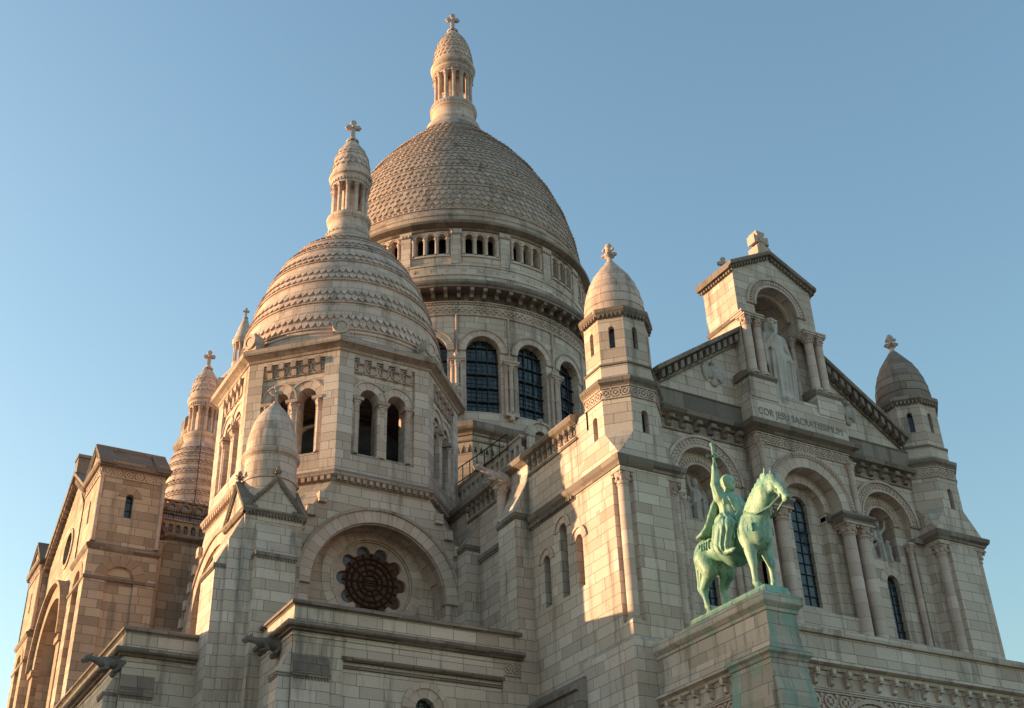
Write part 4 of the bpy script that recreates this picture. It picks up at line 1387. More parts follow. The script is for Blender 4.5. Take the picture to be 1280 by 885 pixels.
def belfry(cx, cy, detail=True):
    z0, z1 = 26.45, 33.5
    hw = AP*math.tan(PI/8)
    m = MB(); cv = MB(); tr = MB()
    o = octa(cx, cy, AP)
    roots = []
    for k in range(8):
        f = FO(cx, cy, AP, k*PI/4)
        g = lambda u, d, z, f=f: f(u, d-.16, z)
        m.wall(f, -hw, -1.66, z0, z1, 0); m.wall(f, 1.66, hw, z0, z1, 0)
        m.fbox(f, -1.66, 1.66, -.9, 0, z0, 27.9)
        m.wall(g, -1.66, 1.66, 27.9, 33.3, 0, [(-.74, .49, 28.1, 31.2), (.74, .49, 28.1, 31.2)], .75, na=14)
        for q in (-1.66, 1.66):
            m.face([f(q, 0, 27.9), f(q, -.16, 27.9), f(q, -.16, z1), f(q, 0, z1)])
        m.fbox(f, -1.66, 1.66, -.3, .0, 33.3, z1)
        # inner faces
        hi = (AP-.95)*math.tan(PI/8)
        cv.frieze(g, -1.62, 1.62, 32.55, 33.2, 0, 5, .07)
    m.prism(o, o, z1, 33.62)
    t = m.build('domed_tower', M_ASH, BAS)
    for k in range(8):
        f = FO(cx, cy, AP, k*PI/4)
        g = lambda u, d, z, f=f: f(u, d-.16, z)
        for q in (-.74, .74):
            cv.ring(g, q, 31.2, .88, .97, 0, .1, n=18)
        tr.brackets(g, -1.62, 1.62, 5, .26, 0, .3, 32.42, 33.3)
    cv.build('carved_frieze', M_CARV, t)
    vs = MB()
    for k in range(8):
        g = lambda u, d, z, f=FO(cx, cy, AP, k*PI/4): f(u, d-.16, z)
        for q in (-.74, .74):
            a0, a1 = (0, PI)
            vs.ring(g, q, 31.2, .49, .88, 0, .04+.004*(q > 0), a0, a1, n=16)
    vs.build('arch_voussoirs', M_VOUS, t)
    tr.sweep(o, [(0, 33.5), (.06, 33.52), (.1, 33.64), (.26, 33.74), (.42, 33.82), (.45, 33.92), (.45, 34.08), (.36, 34.18), (-.3, 34.3)], True)
    tr.build('cornice', M_MIDT, t)
    tr = MB()
    tr.sweep(o, [(0, 26.3), (.1, 26.38), (.12, 26.5), (.3, 26.62), (.32, 26.76), (.18, 26.84), (0, 27.0)], True)
    for k in range(8):
        tr.dentils(FO(cx, cy, AP, k*PI/4), -hw, hw, 15, .55, 0, .26, 26.38, 26.6)
    tr.build('string_course', M_MIDT, t)
    for k in range(8):
        if k in (2, 3, 4, 5): 
            if not detail: continue
        f = FO(cx, cy, AP, k*PI/4)
        for u, r in ((0, .165), (-1.4, .12), (1.4, .12)):
            p = f(u, -.2 if u else -.28, 0)
            c = MB(); c.column(p[0], p[1], 28.08, 30.95, r, .6); c.build('column', M_COL, t)
        c = MB()
        for u in (0, -1.4, 1.4):
            c.fbox(f, u-.32 if u >= 0 else u-.24, u+.32 if u <= 0 else u+.24, -.5, .04, 30.95, 31.12)
        c.build('impost', M_MIDT, t)
    # inner dome and floor seen through the openings, coloured dark for shade
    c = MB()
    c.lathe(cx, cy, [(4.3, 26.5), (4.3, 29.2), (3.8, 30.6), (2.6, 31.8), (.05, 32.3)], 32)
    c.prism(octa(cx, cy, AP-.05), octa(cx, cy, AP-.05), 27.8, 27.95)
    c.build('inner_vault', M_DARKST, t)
    return t
M_DARKST = stone('near_black_stone', (0.07, 0.063, 0.056), (0.05, 0.045, 0.04), brick=None, dirt=0.5)  # near-black colour stands in for the shade behind the tower openings

SWP = [(5.62, 34.2), (5.6, 34.9), (5.55, 35.6), (5.42, 36.6), (5.22, 37.5), (4.97, 38.5), (4.66, 39.6), (4.28, 40.6), (3.78, 41.7), (3.1, 42.75), (2.3, 43.7), (1.6, 44.35)]
def small_dome(cx, cy, name='corner_dome', turret=False):
    rf0 = smooth_prof(TUP, 30, 45.4, 60) if turret else smooth_prof(SWP, 34.2, 44.35, 60)
    zz = [p[1] for p in rf0]; rr = [p[0] for p in rf0]
    rf = lambda z: float(np.interp(z, zz, rr))
    m = MB()
    m.lathe(cx, cy, rf0, 64)
    bands = [(z, z+.46) for z in (39.6, 40.5, 41.4, 42.3, 43.1, 43.8, 44.4)] if turret else [(35.3, 36.4), (37.1, 38.15), (38.8, 39.8), (40.4, 41.25), (41.75, 42.5), (42.9, 43.5)]
    for a, b in bands:
        n = int(2*PI*rf(a)/.37)
        h = (b-a)/2
        scales(m, cx, cy, rf, a+.02, a+h*1.12, n, .12, point=.5)
        scales(m, cx, cy, rf, a+h*.95, b, n, .12, True, point=.5)
        for z, p in ((a, .10), (b, .045)):
            m.lathe(cx, cy, [(rf(z)-.02, z-.08), (rf(z)+p, z-.06), (rf(z)+p, z+.0), (rf(z)-.02, z+.03)], 64)
    if not turret:
        m.lathe(cx, cy, [(5.5, 34.2), (5.78, 34.25), (5.78, 34.5), (5.64, 34.62), (5.6, 34.95), (5.68, 35.0), (5.66, 35.1), (5.5, 35.15)], 64)
    t = m.build(name, M_ASHD, BAS)
    # stone shells on the eight corners
    r = AP/math.cos(PI/8)-.28
    c = MB()
    for k in range(0 if turret else 8):
        th = PI/8+k*PI/4
        f = FO(cx, cy, r, th)
        c.fbox(f, -.42, .42, -.4, .36, 34.2, 34.55)
        c.ball(f(0, 0, 34.9), (.45, .45, .5), 10, 7)
        c.ring(f, 0, 34.85, .0, .26, .25, .42, 0, 2*PI, 10)
        c.ring(f, 0, 34.85, .28, .44, .2, .46, 0, 2*PI, 14)
        c.ball(f(0, .1, 35.38), .14, 6, 5)
    if not turret: c.build('corner_acroterion', M_CARV, t)
    # lantern
    m = MB()
    m.lathe(cx, cy, [(1.3, 45.3), (1.24, 45.4), (1.16, 45.75)] + [] if turret else [(1.95, 44.05), (1.55, 44.4), (1.36, 44.7), (1.3, 45.0), (1.24, 45.3), (1.16, 45.75)], 40)
    m.lathe(cx, cy, [(1.16, 45.75), (1.2, 45.95), (1.3, 46.05), (1.32, 46.25), (1.2, 46.35), (.0, 46.36)], 40)
    m.lathe(cx, cy, [(.0, 48.6), (1.12, 48.6), (1.14, 49.0), (1.16, 49.15), (1.28, 49.25), (1.32, 49.4), (1.28, 49.55), (1.14, 49.65)]+
            smooth_prof([(1.14, 49.65), (1.13, 50.2), (1.02, 50.95), (.78, 51.6), (.42, 52.25), (.2, 52.55)], 49.65, 52.55, 14), 40)
    m.lathe(cx, cy, [(.5, 46.3), (.5, 48.65)], 16)
    lr = lambda z: float(np.interp(z, [49.65, 50.2, 50.95, 51.6, 52.25], [1.14, 1.13, 1.02, .78, .42]))
    for a, b in ((49.95, 50.35), (50.3, 50.7), (51.1, 51.5)):
        scales(m, cx, cy, lr, a, b, 20, .05, a in (50.3,))
    for z in (50.9, 51.55):
        m.lathe(cx, cy, [(lr(z)-.02, z-.04), (lr(z)+.05, z-.03), (lr(z)+.05, z+.02), (lr(z)-.03, z+.04)], 40)
    f = FC(cx, cy, 1.2)
    l = m.build('lantern', M_ASHD, BAS)
    m = MB()
    m.dentils(FC(cx, cy, 1.13), 0, 2*PI*1.13, 36, .5, 0, .06, 48.75, 48.98)
    m.lathe(cx, cy, [(1.26, 44.82), (1.325, 44.84), (1.325, 45.0), (1.26, 45.02)], 40)
    m.dentils(FC(cx, cy, 1.32), 0, 2*PI*1.32, 30, .5, -.05, .05, 44.85, 45.0)
    m.build('carved_band', M_CARV, l)
    for k in range(12):
        t = 2*PI*k/12
        c = MB(); c.column(cx+.97*math.sin(t), cy-.97*math.cos(t), 46.34, 48.62, .125, .38, n=10); c.build('column', M_COL, l)
    m = MB(); stone_cross(m, cx, cy, 52.45, 54.3, ang=R_(-20)); m.build('cross', M_CARV, l)
belfry(*SC)
small_dome(*SC)
NC = (-14.6, 49.5)
TUP = [(2.35, 30.0), (2.32, 38.0), (2.28, 41.0), (2.2, 42.4), (2.12, 43.2), (2.0, 43.9), (1.78, 44.5), (1.45, 45.05), (1.3, 45.4)]
small_dome(*NC, turret=True)

m = MB()
tt = R_(-12)
m.tube([(NC[0]+(float(np.interp(z, [39, 41, 43.2, 44.5, 45.4, 46.3], [2.4, 2.42, 2.3, 1.95, 1.45, 1.42])))*math.sin(tt), NC[1]-(float(np.interp(z, [39, 41, 43.2, 44.5, 45.4, 46.3], [2.4, 2.42, 2.3, 1.95, 1.45, 1.42])))*math.cos(tt), z) for z in np.linspace(39, 48.8, 24)], .03, 5)
m.build('lightning_conductor', M_IRON, BAS)

# the matching dome on the south-east, hidden behind the front but for the tip of its cross
EC = (14.9, 19.8)
small_dome(*EC, name='corner_dome')
m = MB(); oo = octa(EC[0], EC[1], AP); m.prism(oo, oo, 0, 34.2); m.build('domed_tower', M_ASH, BAS)

# ---------------------------------------------------------------- corner pier with gables and little domed pinnacle
PX, PY, PH = -20.86, 12.48, 1.3
m = MB()
sq = [(PX-PH, PY-PH), (PX+PH, PY-PH), (PX+PH, PY+PH), (PX-PH, PY+PH)]
m.prism(sq, sq, 0, 23.45)
for th in (0, -PI/2, PI/2, PI):
    f = FO(PX, PY, PH, th)
    m.extr(lambda u, d, z, f=f: f(u, d, z), [(-2*PH, 23.45), (0, 23.45), (0, 23.46), (-2*PH, 23.46)], -PH, PH)
    m.face([f(-PH, .02, 23.45), f(PH, .02, 23.45), f(0, .02, 25.0)])
    m.face([f(-PH-.1, .12, 23.45), f(0, .12, 25.15), f(0, -PH, 25.15)]); m.face([f(PH+.1, .12, 23.45), f(0, -PH, 25.15), f(0, .12, 25.15)])
m.extr(FS(PY-PH), [(0, 0), (.46, 0), (.46, 21.4), (0, 22.9)], PX-.82, PX+.95)
m.extr(FW(PX-PH), [(0, 0), (1.0, 0), (1.0, 20.9), (0, 23.0)], PY-1.02, PY+.85)
m.extr(FW(PX-PH), [(0, 0), (.55, 0), (.55, 22.0), (0, 23.2)], PY-1.16, PY+1.0)
# wall joining the pier to the tower on the west side
m.box(PX-.3, PX+PH, PY+PH-.05, PY+2.5, 0, 23.0)
pier = m.build('corner_pier', M_ASH, BAS)
m = MB()
for th in (0, -PI/2, PI/2, PI):
    f = FO(PX, PY, PH, th)
    m.extr(f, [(0, 23.3), (.06, 23.3), (.16, 23.42), (.16, 23.5), (0, 23.52)], -PH-.1, PH+.1)
    m.dentils(f, -PH, PH, 18, .5, 0, .13, 23.2, 23.32)
    for q in (-1, 1):
        fr = lambda u, d, z, f=f, q=q: f(q*u, d, 25.12-u*1.19+z)
        m.extr(fr, [(0, -.16), (.05, -.16), (.16, 0), (.17, .1), (-.5, .14), (-.5, 0)], 0, PH+.14)
        m.dentils(fr, .12, PH, 11, .5, 0, .11, -.24, -.14)
    p = f(0, 0, 0)
    finial(m, p[0], p[1], 25.1, 25.75)
m.fbox(FS(PY-PH), PX-.88, PX+1.0, 0, .54, 21.24, 21.4); m.dentils(FS(PY-PH), PX-.82, PX+.95, 14, .5, 0, .52, 21.12, 21.24)
m.fbox(FW(PX-PH), PY-1.06, PY+.9, 0, 1.08, 20.74, 20.9); m.dentils(FW(PX-PH), PY-1.02, PY+.85, 14, .5, 0, 1.05, 20.62, 20.74)
m.build('cornice', M_TRIM, pier)
m = MB()
pr = [(1.2, 23.3), (1.2, 25.2), (1.25, 25.22), (1.25, 25.34), (1.18, 25.4), (1.17, 26.35), (1.24, 26.42), (1.31, 26.52), (1.31, 26.66), (1.2, 26.74)]
pr += smooth_prof([(1.17, 26.74), (1.14, 27.3), (1.02, 27.95), (.82, 28.55), (.52, 29.05), (.2, 29.4)], 26.74, 29.4, 16)
m.lathe(PX+.08, PY, pr, 40)
m.build('pinnacle', M_ASHD, pier)
m = MB(); stone_cross(m, PX+.08, PY, 29.35, 30.5, ang=R_(-20)); m.build('cross', M_CARV, pier)

# ---------------------------------------------------------------- central drum and dome
MX, MY = 0.0, 34.25
NB = 18
OFF = R_(3.0)
# octagonal base of the drum
m = MB(); OAP = 10.8
oo = octa(MX, MY, OAP)
m.prism(oo, oo, 24, 37.0, top=False)
hw = OAP*math.tan(PI/8)
db = m.build('drum_base', M_WARM, BAS)
m = MB()
m.sweep(oo, [(0, 36.7), (.08, 36.74), (.12, 36.92), (.34, 37.06), (.42, 37.2), (.42, 37.5), (.34, 37.6), (-1.2, 38.1)], True)
m.sweep(oo, [(0, 36.28), (.08, 36.3), (.08, 36.42), (0, 36.44)], True)
m.build('cornice', M_TRIM, db)
m = MB()
for k in (7, 0, 1):
    f = FO(MX, MY, OAP, k*PI/4)
    n = 22
    for j in range(n):
        u = -hw+2*hw*(j+.5)/n
        m.extr(lambda a, b, z, f=f: f(b, a, z), [(u-.17, 35.5), (u+.17, 35.5), (u, 36.1)], .0, .02)
        m.face([f(u-.14, .024, 35.53), f(u+.14, .024, 35.53), f(u, .024, 36.03)], m=1)
m.build('triangle_frieze', [M_CARV, M_DARKST], db, split=False)
# little arched dormer at the foot of the drum
m = MB()
fd = FS(22.95)
m.wall(fd, -.85, 1.25, 36.4, 38.0, 0, [(.2, .42, 36.6, 37.35)], .5, na=12)
m.ring(fd, .2, 37.35, .42, .95, -.6, .05, n=16); m.ring(fd, .2, 37.35, .95, 1.1, -.6, .14, n=16)
m.pane(FS(23.4), .2, .42, 36.6, 37.35, 0)
m.ball((.2, 22.9, 38.5), .2, 6, 5)
m.build('dormer', M_ASH, db)

RD = 10.2
FD = FC(MX, MY, RD)
m = MB()
bw = 2*PI*RD/NB
ops = [(OFF*RD+(k-9)*bw, 1.16, 39.2, 43.75) for k in range(NB)]
u0 = ops[0][0]-bw/2
m.wall(FD, u0, u0+2*PI*RD, 37.6, 47.6, 0, ops, .7, step=.5, na=16)
drum = m.build('drum', M_ASH, BAS)
vs = MB(); cv = MB()
for k, (uc, h, zs, zp) in enumerate(ops):
    vs.ring(FD, uc, zp, 1.16, 1.56, 0, .1, n=20)
    cv.ring(FD, uc, zp, 1.56, 1.66, 0, .14, n=20)
    cv.beads(FD, uc, zp, 1.63, .1, 0.0, PI, 30, .045, .05, .09)
vs.build('arch_voussoirs', M_VOUS, drum)
cv.build('carved_archivolt', M_CARV, drum)
for k, (uc, h, zs, zp) in enumerate(ops):
    mm = MB(); mm.pane(FD, uc, 1.16, zs, zp, -.55, 0, 14)
    mm.gridbars(FD, uc, 1.16, zs, zp, -.55, 6, .34, .02, .04, 1)
    z = 40.2
    while z < 44.6:
        hh = 1.16 if z < 43.75 else math.sqrt(max(0.01, 1.16**2-(z-43.75)**2))
        mm.fbox(FD, uc-hh, uc+hh, -.53, -.42, z-.04, z+.04, 1, step=.6)
        z += 1.02
    for q in (-.39, .39): mm.fbox(FD, uc+q-.03, uc+q+.03, -.53, -.45, zs, zp+1.05, 1)
    mm.build('window', [M_GLASS, M_LEAD], drum, split=False)
for k in range(NB):
    uc = u0+k*bw
    c = MB()
    for du, dd, r in ((0, .24, .135), (-.3, .12, .12), (.3, .12, .12)):
        p = FD(uc+du, dd, 0)
        c.column(p[0], p[1], 39.2, 42.75, r, .55, n=10)
        c.lathe(p[0], p[1], [(r, 40.95), (r*1.3, 41.0), (r*1.3, 41.1), (r, 41.15)], 10)
    c.fbox(FD, uc-.5, uc+.5, 0, .42, 42.75, 42.9); c.fbox(FD, uc-.55, uc+.55, 0, .48, 42.9, 43.06)
    c.fbox(FD, uc-.46, uc+.46, 0, .36, 38.95, 39.2)
    p = FD(uc, .2, 0); c.ball((p[0], p[1], 38.85), (.2, .2, .22), 8, 5)
    c.build('column_cluster', M_COL, drum)
    c = MB()
    p = FD(uc, .1, 0)
    c.lathe(p[0], p[1], [(.07, 43.1), (.07, 46.5)], 8); c.ball((p[0], p[1], 43.4), .2, 7, 5); c.ball((p[0], p[1], 45.2), .13, 7, 5)
    c.build('rain_pipe', M_CARV, drum)
# patterned band, brackets, cornice
m = MB()
n = 150
for r_ in range(4):
    z = 46.62+r_*.17
    for j in range(n):
        u = 2*PI*RD*(j+(.5 if r_ % 2 else 0))/n
        m.fbox(FD, u, u+2*PI*RD/n*.5, 0, .07, z, z+.085)
m.dentils(FD, 0, 2*PI*RD, 260, .5, 0, .1, 47.38, 47.5)
m.lathe(MX, MY, [(RD, 46.5), (RD+.09, 46.52), (RD+.09, 46.6), (RD, 46.62)], 128)
m.lathe(MX, MY, [(RD, 47.52), (RD+.14, 47.54), (RD+.14, 47.62), (RD, 47.66)], 128)
m.build('patterned_band', M_CARV, drum)
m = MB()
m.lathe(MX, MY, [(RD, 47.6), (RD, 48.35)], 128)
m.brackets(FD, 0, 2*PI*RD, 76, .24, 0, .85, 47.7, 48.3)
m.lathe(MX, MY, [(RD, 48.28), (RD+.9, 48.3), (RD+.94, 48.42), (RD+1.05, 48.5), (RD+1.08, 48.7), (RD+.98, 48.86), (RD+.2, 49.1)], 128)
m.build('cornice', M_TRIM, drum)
m = MB()
RG = 10.05
FG = FC(MX, MY, RG)
m.lathe(MX, MY, [(RG+.25, 49.05), (RG+.25, 49.75)], 128, uref=RG)
m.lathe(MX, MY, [(RG+.25, 49.75), (RG+.32, 49.78), (RG+.32, 49.88), (RG+.12, 49.95), (RG+.12, 50.6), (RG+.2, 50.64), (RG+.2, 50.76), (RG, 50.86)], 128, uref=RG)
bg_ = 2*PI*RG/NB
go_ = []
for k in range(NB):
    uc = OFF*RG+(k-9)*bg_
    for q in (-.8, 0, .8): go_.append((uc+q, .27, 51.75, 53.15))
ug = OFF*RG-9*bg_-bg_/2
m.wall(FG, ug, ug+2*PI*RG, 50.8, 54.0, 0, go_, .55, step=.6, na=8)
gal = m.build('dome_gallery', M_ASH, BAS)
m = MB()
for k in range(54):
    uc = ug+2*PI*RG*(k+.5)/54
    m.ring(FG, uc, 50.28, 0, .13, .12, .17, 0, 2*PI, 4)
m.build('diamond_band', M_CARV, gal, split=False)
for k in range(NB):
    uc = OFF*RG+(k-9)*bg_
    c = MB()
    for q in (-1.2, -.4, .4, 1.2):
        p = FG(uc+q, .08, 0)
        c.column(p[0], p[1], 51.65, 53.0, .09, .3, n=8)
    for q in (-.8, 0, .8):
        c.ring(FG, uc+q, 53.15, .27, .40, 0, .06, n=12)
        c.ring(FG, uc+q, 53.15, .40, .46, 0, .11, n=12)
    c.fbox(FG, uc-1.35, uc+1.35, 0, .1, 51.5, 51.65, step=.5)
    c.build('arcade', M_COL, gal)
    e = ug+k*bg_
    c = MB()
    c.fbox(FG, e-.34, e+.34, 0, .16, 50.85, 53.6)
    c.fbox(FG, e-.42, e+.42, 0, .24, 53.35, 53.75)
    for q in (-.25, 0, .25):
        p = FG(e+q, .22, 0); c.ball((p[0], p[1], 53.42), (.1, .1, .14), 6, 4)
    c.build('pilaster', M_ASH, gal)
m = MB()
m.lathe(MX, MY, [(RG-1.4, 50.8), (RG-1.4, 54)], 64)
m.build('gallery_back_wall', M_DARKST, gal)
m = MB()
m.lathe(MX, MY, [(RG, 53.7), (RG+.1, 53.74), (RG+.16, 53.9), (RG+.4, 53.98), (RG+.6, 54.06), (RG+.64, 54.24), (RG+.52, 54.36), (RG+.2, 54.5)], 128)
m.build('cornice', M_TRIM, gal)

MDP = [(9.98, 55.5), (9.9, 56.5), (9.68, 58), (9.2, 60), (8.5, 62), (7.52, 64), (6.3, 66), (4.75, 68), (3.55, 69.5), (2.75, 70.6), (2.3, 71.5)]
rf0 = smooth_prof(MDP, 55.5, 71.5, 80)
zz_ = [p[1] for p in rf0]; rr_ = [p[0] for p in rf0]
rfm = lambda z: float(np.interp(z, zz_, rr_))
m = MB()
m.lathe(MX, MY, [(RG+.2, 54.4), (RG+.22, 54.9), (RG+.28, 54.95), (RG+.28, 55.1), (RG+.1, 55.2), (RG+.0, 55.5), (9.98, 55.6)], 96)
m.lathe(MX, MY, rf0, 96)
# rows of shield-shaped scales between ornament bands
zr = 56.15
rows = []
arc = 0
plan_ = [4, 4, 4, 4, 4, 4, 4, 4]
for cnt in plan_:
    for j in range(cnt):
        # equal height along the surface
        r0 = rfm(zr); s_ = (rfm(zr+.2)-r0)/.2
        hz = .50/math.sqrt(1+s_*s_)
        if zr+hz > 71.0: break
        rows.append((zr, zr+hz*1.15)); zr += hz
    s_ = (rfm(min(zr+.2, 71.4))-rfm(zr))/.2
    zr += .34/math.sqrt(1+s_*s_)
for i, (a, b) in enumerate(rows):
    n = max(24, int(2*PI*rfm(a)/.50))
    scales(m, MX, MY, rfm, a, min(b, 71.3), n, .075, i % 2 == 1)
dome = m.build('central_dome', M_DOME, BAS)
m = MB()
bz = [55.75]+[rows[i][0] for i in range(4, len(rows), 4)]
for z in bz:
    r = rfm(z)
    s_ = (rfm(min(z+.1, 71.4))-r)/.1
    dz = .26/math.sqrt(1+s_*s_)
    z0 = z-dz if z > 55.8 else z
    m.lathe(MX, MY, [(rfm(z0)-.05, z0-.02), (rfm(z0)+.09, z0), (rfm(z0)+.09, z0+dz*.2), (rfm(z0)+.03, z0+dz*.25), (rfm(z0+dz)+.03, z0+dz*.85), (rfm(z0+dz)+.08, z0+dz*.9), (rfm(z0+dz)+.05, z0+dz), (rfm(z0+dz)-.05, z0+dz+.03)], 96)
    n = int(2*PI*r/.42)
    for j in range(n):
        t = 2*PI*j/n; zc = z0+dz*.5; rc = rfm(zc)+.05
        m.ball((MX+rc*math.sin(t), MY-rc*math.cos(t), zc), (.12, .12, .10), 5, 4)
m.build('ornament_band', M_CARV, dome)
# lantern of the central dome
m = MB()
m.lathe(MX, MY, [(2.75, 70.5), (2.45, 71.2), (2.25, 71.6), (2.3, 71.75), (2.2, 71.9), (1.95, 72.2), (1.84, 72.6), (1.8, 73.2), (1.86, 73.3), (1.96, 73.4), (1.98, 73.7), (1.96, 74.0), (1.82, 74.15), (0, 74.16)], 56)
m.lathe(MX, MY, [(0, 77.45), (1.66, 77.45), (1.7, 78.0), (1.74, 78.3), (1.9, 78.45), (1.97, 78.65), (1.9, 78.85), (1.72, 79.0)]+
        smooth_prof([(1.72, 79.0), (1.7, 79.8), (1.62, 80.4), (1.44, 81.3), (1.15, 82.1), (.75, 82.9), (.35, 83.5), (.25, 83.65)], 79.0, 83.65, 18), 56)
m.lathe(MX, MY, [(.75, 74.1), (.75, 77.5)], 20)
lr = lambda z: float(np.interp(z, [79.0, 79.8, 80.4, 81.3, 82.1, 82.9, 83.5], [1.72, 1.7, 1.62, 1.44, 1.15, .75, .35]))
for i, z in enumerate((79.35, 79.85, 80.5, 81.0, 81.6, 82.1)):
    scales(m, MX, MY, lr, z, z+.55, 26-3*(i//2), .07, i % 2 == 1)
for z in (80.42, 81.52):
    m.lathe(MX, MY, [(lr(z)-.02, z-.05), (lr(z)+.06, z-.03), (lr(z)+.06, z+.03), (lr(z)-.04, z+.05)], 48)
lan = m.build('lantern', M_ASHD, BAS)
m = MB()
m.lathe(MX, MY, [(1.93, 73.6), (1.99, 73.62), (1.99, 73.84), (1.93, 73.86)], 56); m.lathe(MX, MY, [(1.68, 77.6), (1.73, 77.62), (1.73, 78.12), (1.68, 78.14)], 56)
m.dentils(FC(MX, MY, 1.96), 0, 2*PI*1.96, 44, .5, -.02, .06, 73.62, 73.84)
m.frieze(FC(MX, MY, 1.7), 0, 2*PI*1.7, 77.62, 78.12, .02, 24, .05)
m.build('carved_band', M_CARV, lan)
for k in range(14):
    t = 2*PI*k/14
    c = MB(); c.column(MX+1.5*math.sin(t), MY-1.5*math.cos(t), 74.15, 77.47, .17, .5, n=10); c.build('column', M_COL, lan)
m = MB(); stone_cross(m, MX, MY, 83.5, 85.85, ang=R_(-22)); m.build('cross', M_CARV, lan)

# ---------------------------------------------------------------- west transept
TW0, TW1 = -25.95, -22.4
def transept_tower(y0, full):
    y1 = y0+3.55
    f = FS(y0); g = FW(TW0)
    m = MB()
    cx = (TW0+TW1)/2; cy = (y0+y1)/2
    # lower stage with blind arch on the south and west
    m.wall(f, TW0, TW1, 0, 26.3, 0, [(cx, .72, 12, 24.62)], .16, na=16)
    m.wall(FS(y0+.16), cx-.75, cx+.75, 12, 25.4, 0)
    m.wall(g, y0, y1, 0, 26.3, 0, [(cy, .8, 12, 24.62)], .3, na=16)
    m.wall(FW(TW0+.3), cy-.85, cy+.85, 12, 25.5, 0)
    m.wall(FE(TW1), y0, y1, 0, 26.3, 0); m.wall(FN(y1), TW0, TW1, 0, 31.0, 0)
    e = .06
    m.wall(FS(y0+e), TW0+e, TW1-e, 26.3, 31.0, 0, [(cx-.05, .2, 28.05, 29.2)], .5, na=8)
    m.wall(FW(TW0+e), y0+e, y1-e, 26.3, 31.0, 0, [(cy, .2, 28.05, 29.2)], .5, na=8)
    m.wall(FE(TW1-e), y0+e, y1-e, 26.3, 31.0, 0)
    for x in (TW0, TW1):
        m.face([(x, y0, 31), (x, y1, 31), (x, cy, 32.5)])
    t = m.build('transept_tower', M_WARM, BAS)
    m = MB()
    sqp = [(TW0, y0), (TW1, y0), (TW1, y1), (TW0, y1)]
    m.sweep(sqp, [(0, 26.05), (.05, 26.08), (.14, 26.2), (.16, 26.32), (.0, 26.45), (-.06, 26.46)], True)
    m.sweep(sqp, [(0, 24.5), (.06, 24.52), (.07, 24.66), (0, 24.7)], True)
    m.sweep(sqp, [(0, 30.85), (.06, 30.9), (.16, 30.98), (.2, 31.1), (0, 31.14)], True)
    for q in (f, ):
        m.dentils(f, TW0, TW1, 22, .5, 0, .14, 30.78, 30.92)
    m.dentils(g, y0, y1, 22, .5, 0, .14, 30.78, 30.92)
    m.build('cornice', M_TRIM, t)
    m = MB()
    for q in (-1, 1):
        h = lambda u, d, z, q=q: (u, cy+q*d, 32.62-d*.86+z)
        m.extr(h, [(0, -.2), (1.98, -.2), (1.98, -.02), (0, 0)], TW0-.1, TW1+.1)
        m.extr(h, [(-.02, -.02), (2.06, -.02), (2.06, .1), (0, .14)], TW0-.14, TW0+.75)
        m.extr(h, [(-.02, -.02), (2.06, -.02), (2.06, .1), (0, .14)], TW1-.65, TW1+.14)
        m.dentils(lambda u, d, z, q=q: (TW0-d, cy+q*u, 32.35-u*.86+z), .1, 1.85, 10, .5, -.05, .09, -.16, .02)
    m.box(TW0-.1, TW1+.1, cy-.16, cy+.16, 32.5, 32.72)
    m.build('tower_roof', M_ROOF, t)
    m = MB()
    m.frieze(f, TW0+.1, TW1-.1, 30.25, 30.7, -.06, 6, .05)
    m.frieze(g, y0+.1, y1-.1, 30.25, 30.7, -.06, 6, .05)
    m.build('carved_frieze', M_CARV, t)
    m = MB()
    m.ring(f, cx, 24.62, .72, 1.3, 0, .025, n=16); m.ring(g, cy, 24.62, .8, 1.3, 0, .03, n=16)
    m.ring(FS(y0+e), cx-.05, 29.2, .2, .62, 0, .02, n=12)
    m.build('arch_voussoirs', M_WARMV, t)
    for px in (TW0+.14, TW1-.14):
        c = MB(); c.column(px, y0+.02, 26.5, 30.3, .11, .35, n=10); c.build('column', M_COL, t)
    window('window', FS(y0+e), cx-.05, .2, 28.05, 29.2, -.3, 1, .5, t)
    return t
M_WARMV = stone('warm_voussoirs', (0.495, 0.365, 0.277), (0.407, 0.29, 0.218), brick=(2.0, .42))
transept_tower(25.0, True)
transept_tower(40.4, False)
m = MB()
XG = -25.38
FT = FW(XG)
yc = 34.5
ops = [(yc+d, .55, 15, 22.6+(.7 if d == 0 else 0)) for d in (-1.7, 0, 1.7)]
m.wall(FT, 28.5, 40.5, 0, 26.6, 0, [(yc, 3.1, 10, 23.3)], .8, na=24)
m.wall(FW(XG+.8), yc-3.2, yc+3.2, 10, 26.5, 0, ops, .4, na=12)
gzt = lambda y: 34.3-.62*abs(y-yc)
# gable wall with an oculus
zc = 29.6; R = .98
ys = sorted(set([28.5, 40.5, yc]+[yc+R*math.cos(PI*k/16) for k in range(17)]))
for a, b in zip(ys[:-1], ys[1:]):
    hh = lambda y: math.sqrt(max(0, R*R-(y-yc)**2))
    if b <= yc-R+1e-6 or a >= yc+R-1e-6:
        q = [(a, 26.6), (b, 26.6), (b, gzt(b)), (a, gzt(a))]
        m.face([FT(u, 0, z) for u, z in q], q)
    else:
        q = [(a, 26.6), (b, 26.6), (b, zc-hh(b)), (a, zc-hh(a))]; m.face([FT(u, 0, z) for u, z in q], q)
        q = [(a, zc+hh(a)), (b, zc+hh(b)), (b, gzt(b)), (a, gzt(a))]; m.face([FT(u, 0, z) for u, z in q], q)
m.ring(FT, yc, zc, R-.02, R+.25, -.5, .08, 0, 2*PI, 28)
m.pane(FW(XG+.4), yc, R, zc, zc, 0, 1); m.face([FT(yc+R*math.cos(2*PI*k/24), -.4, zc+R*math.sin(2*PI*k/24)) for k in range(24)], m=1)
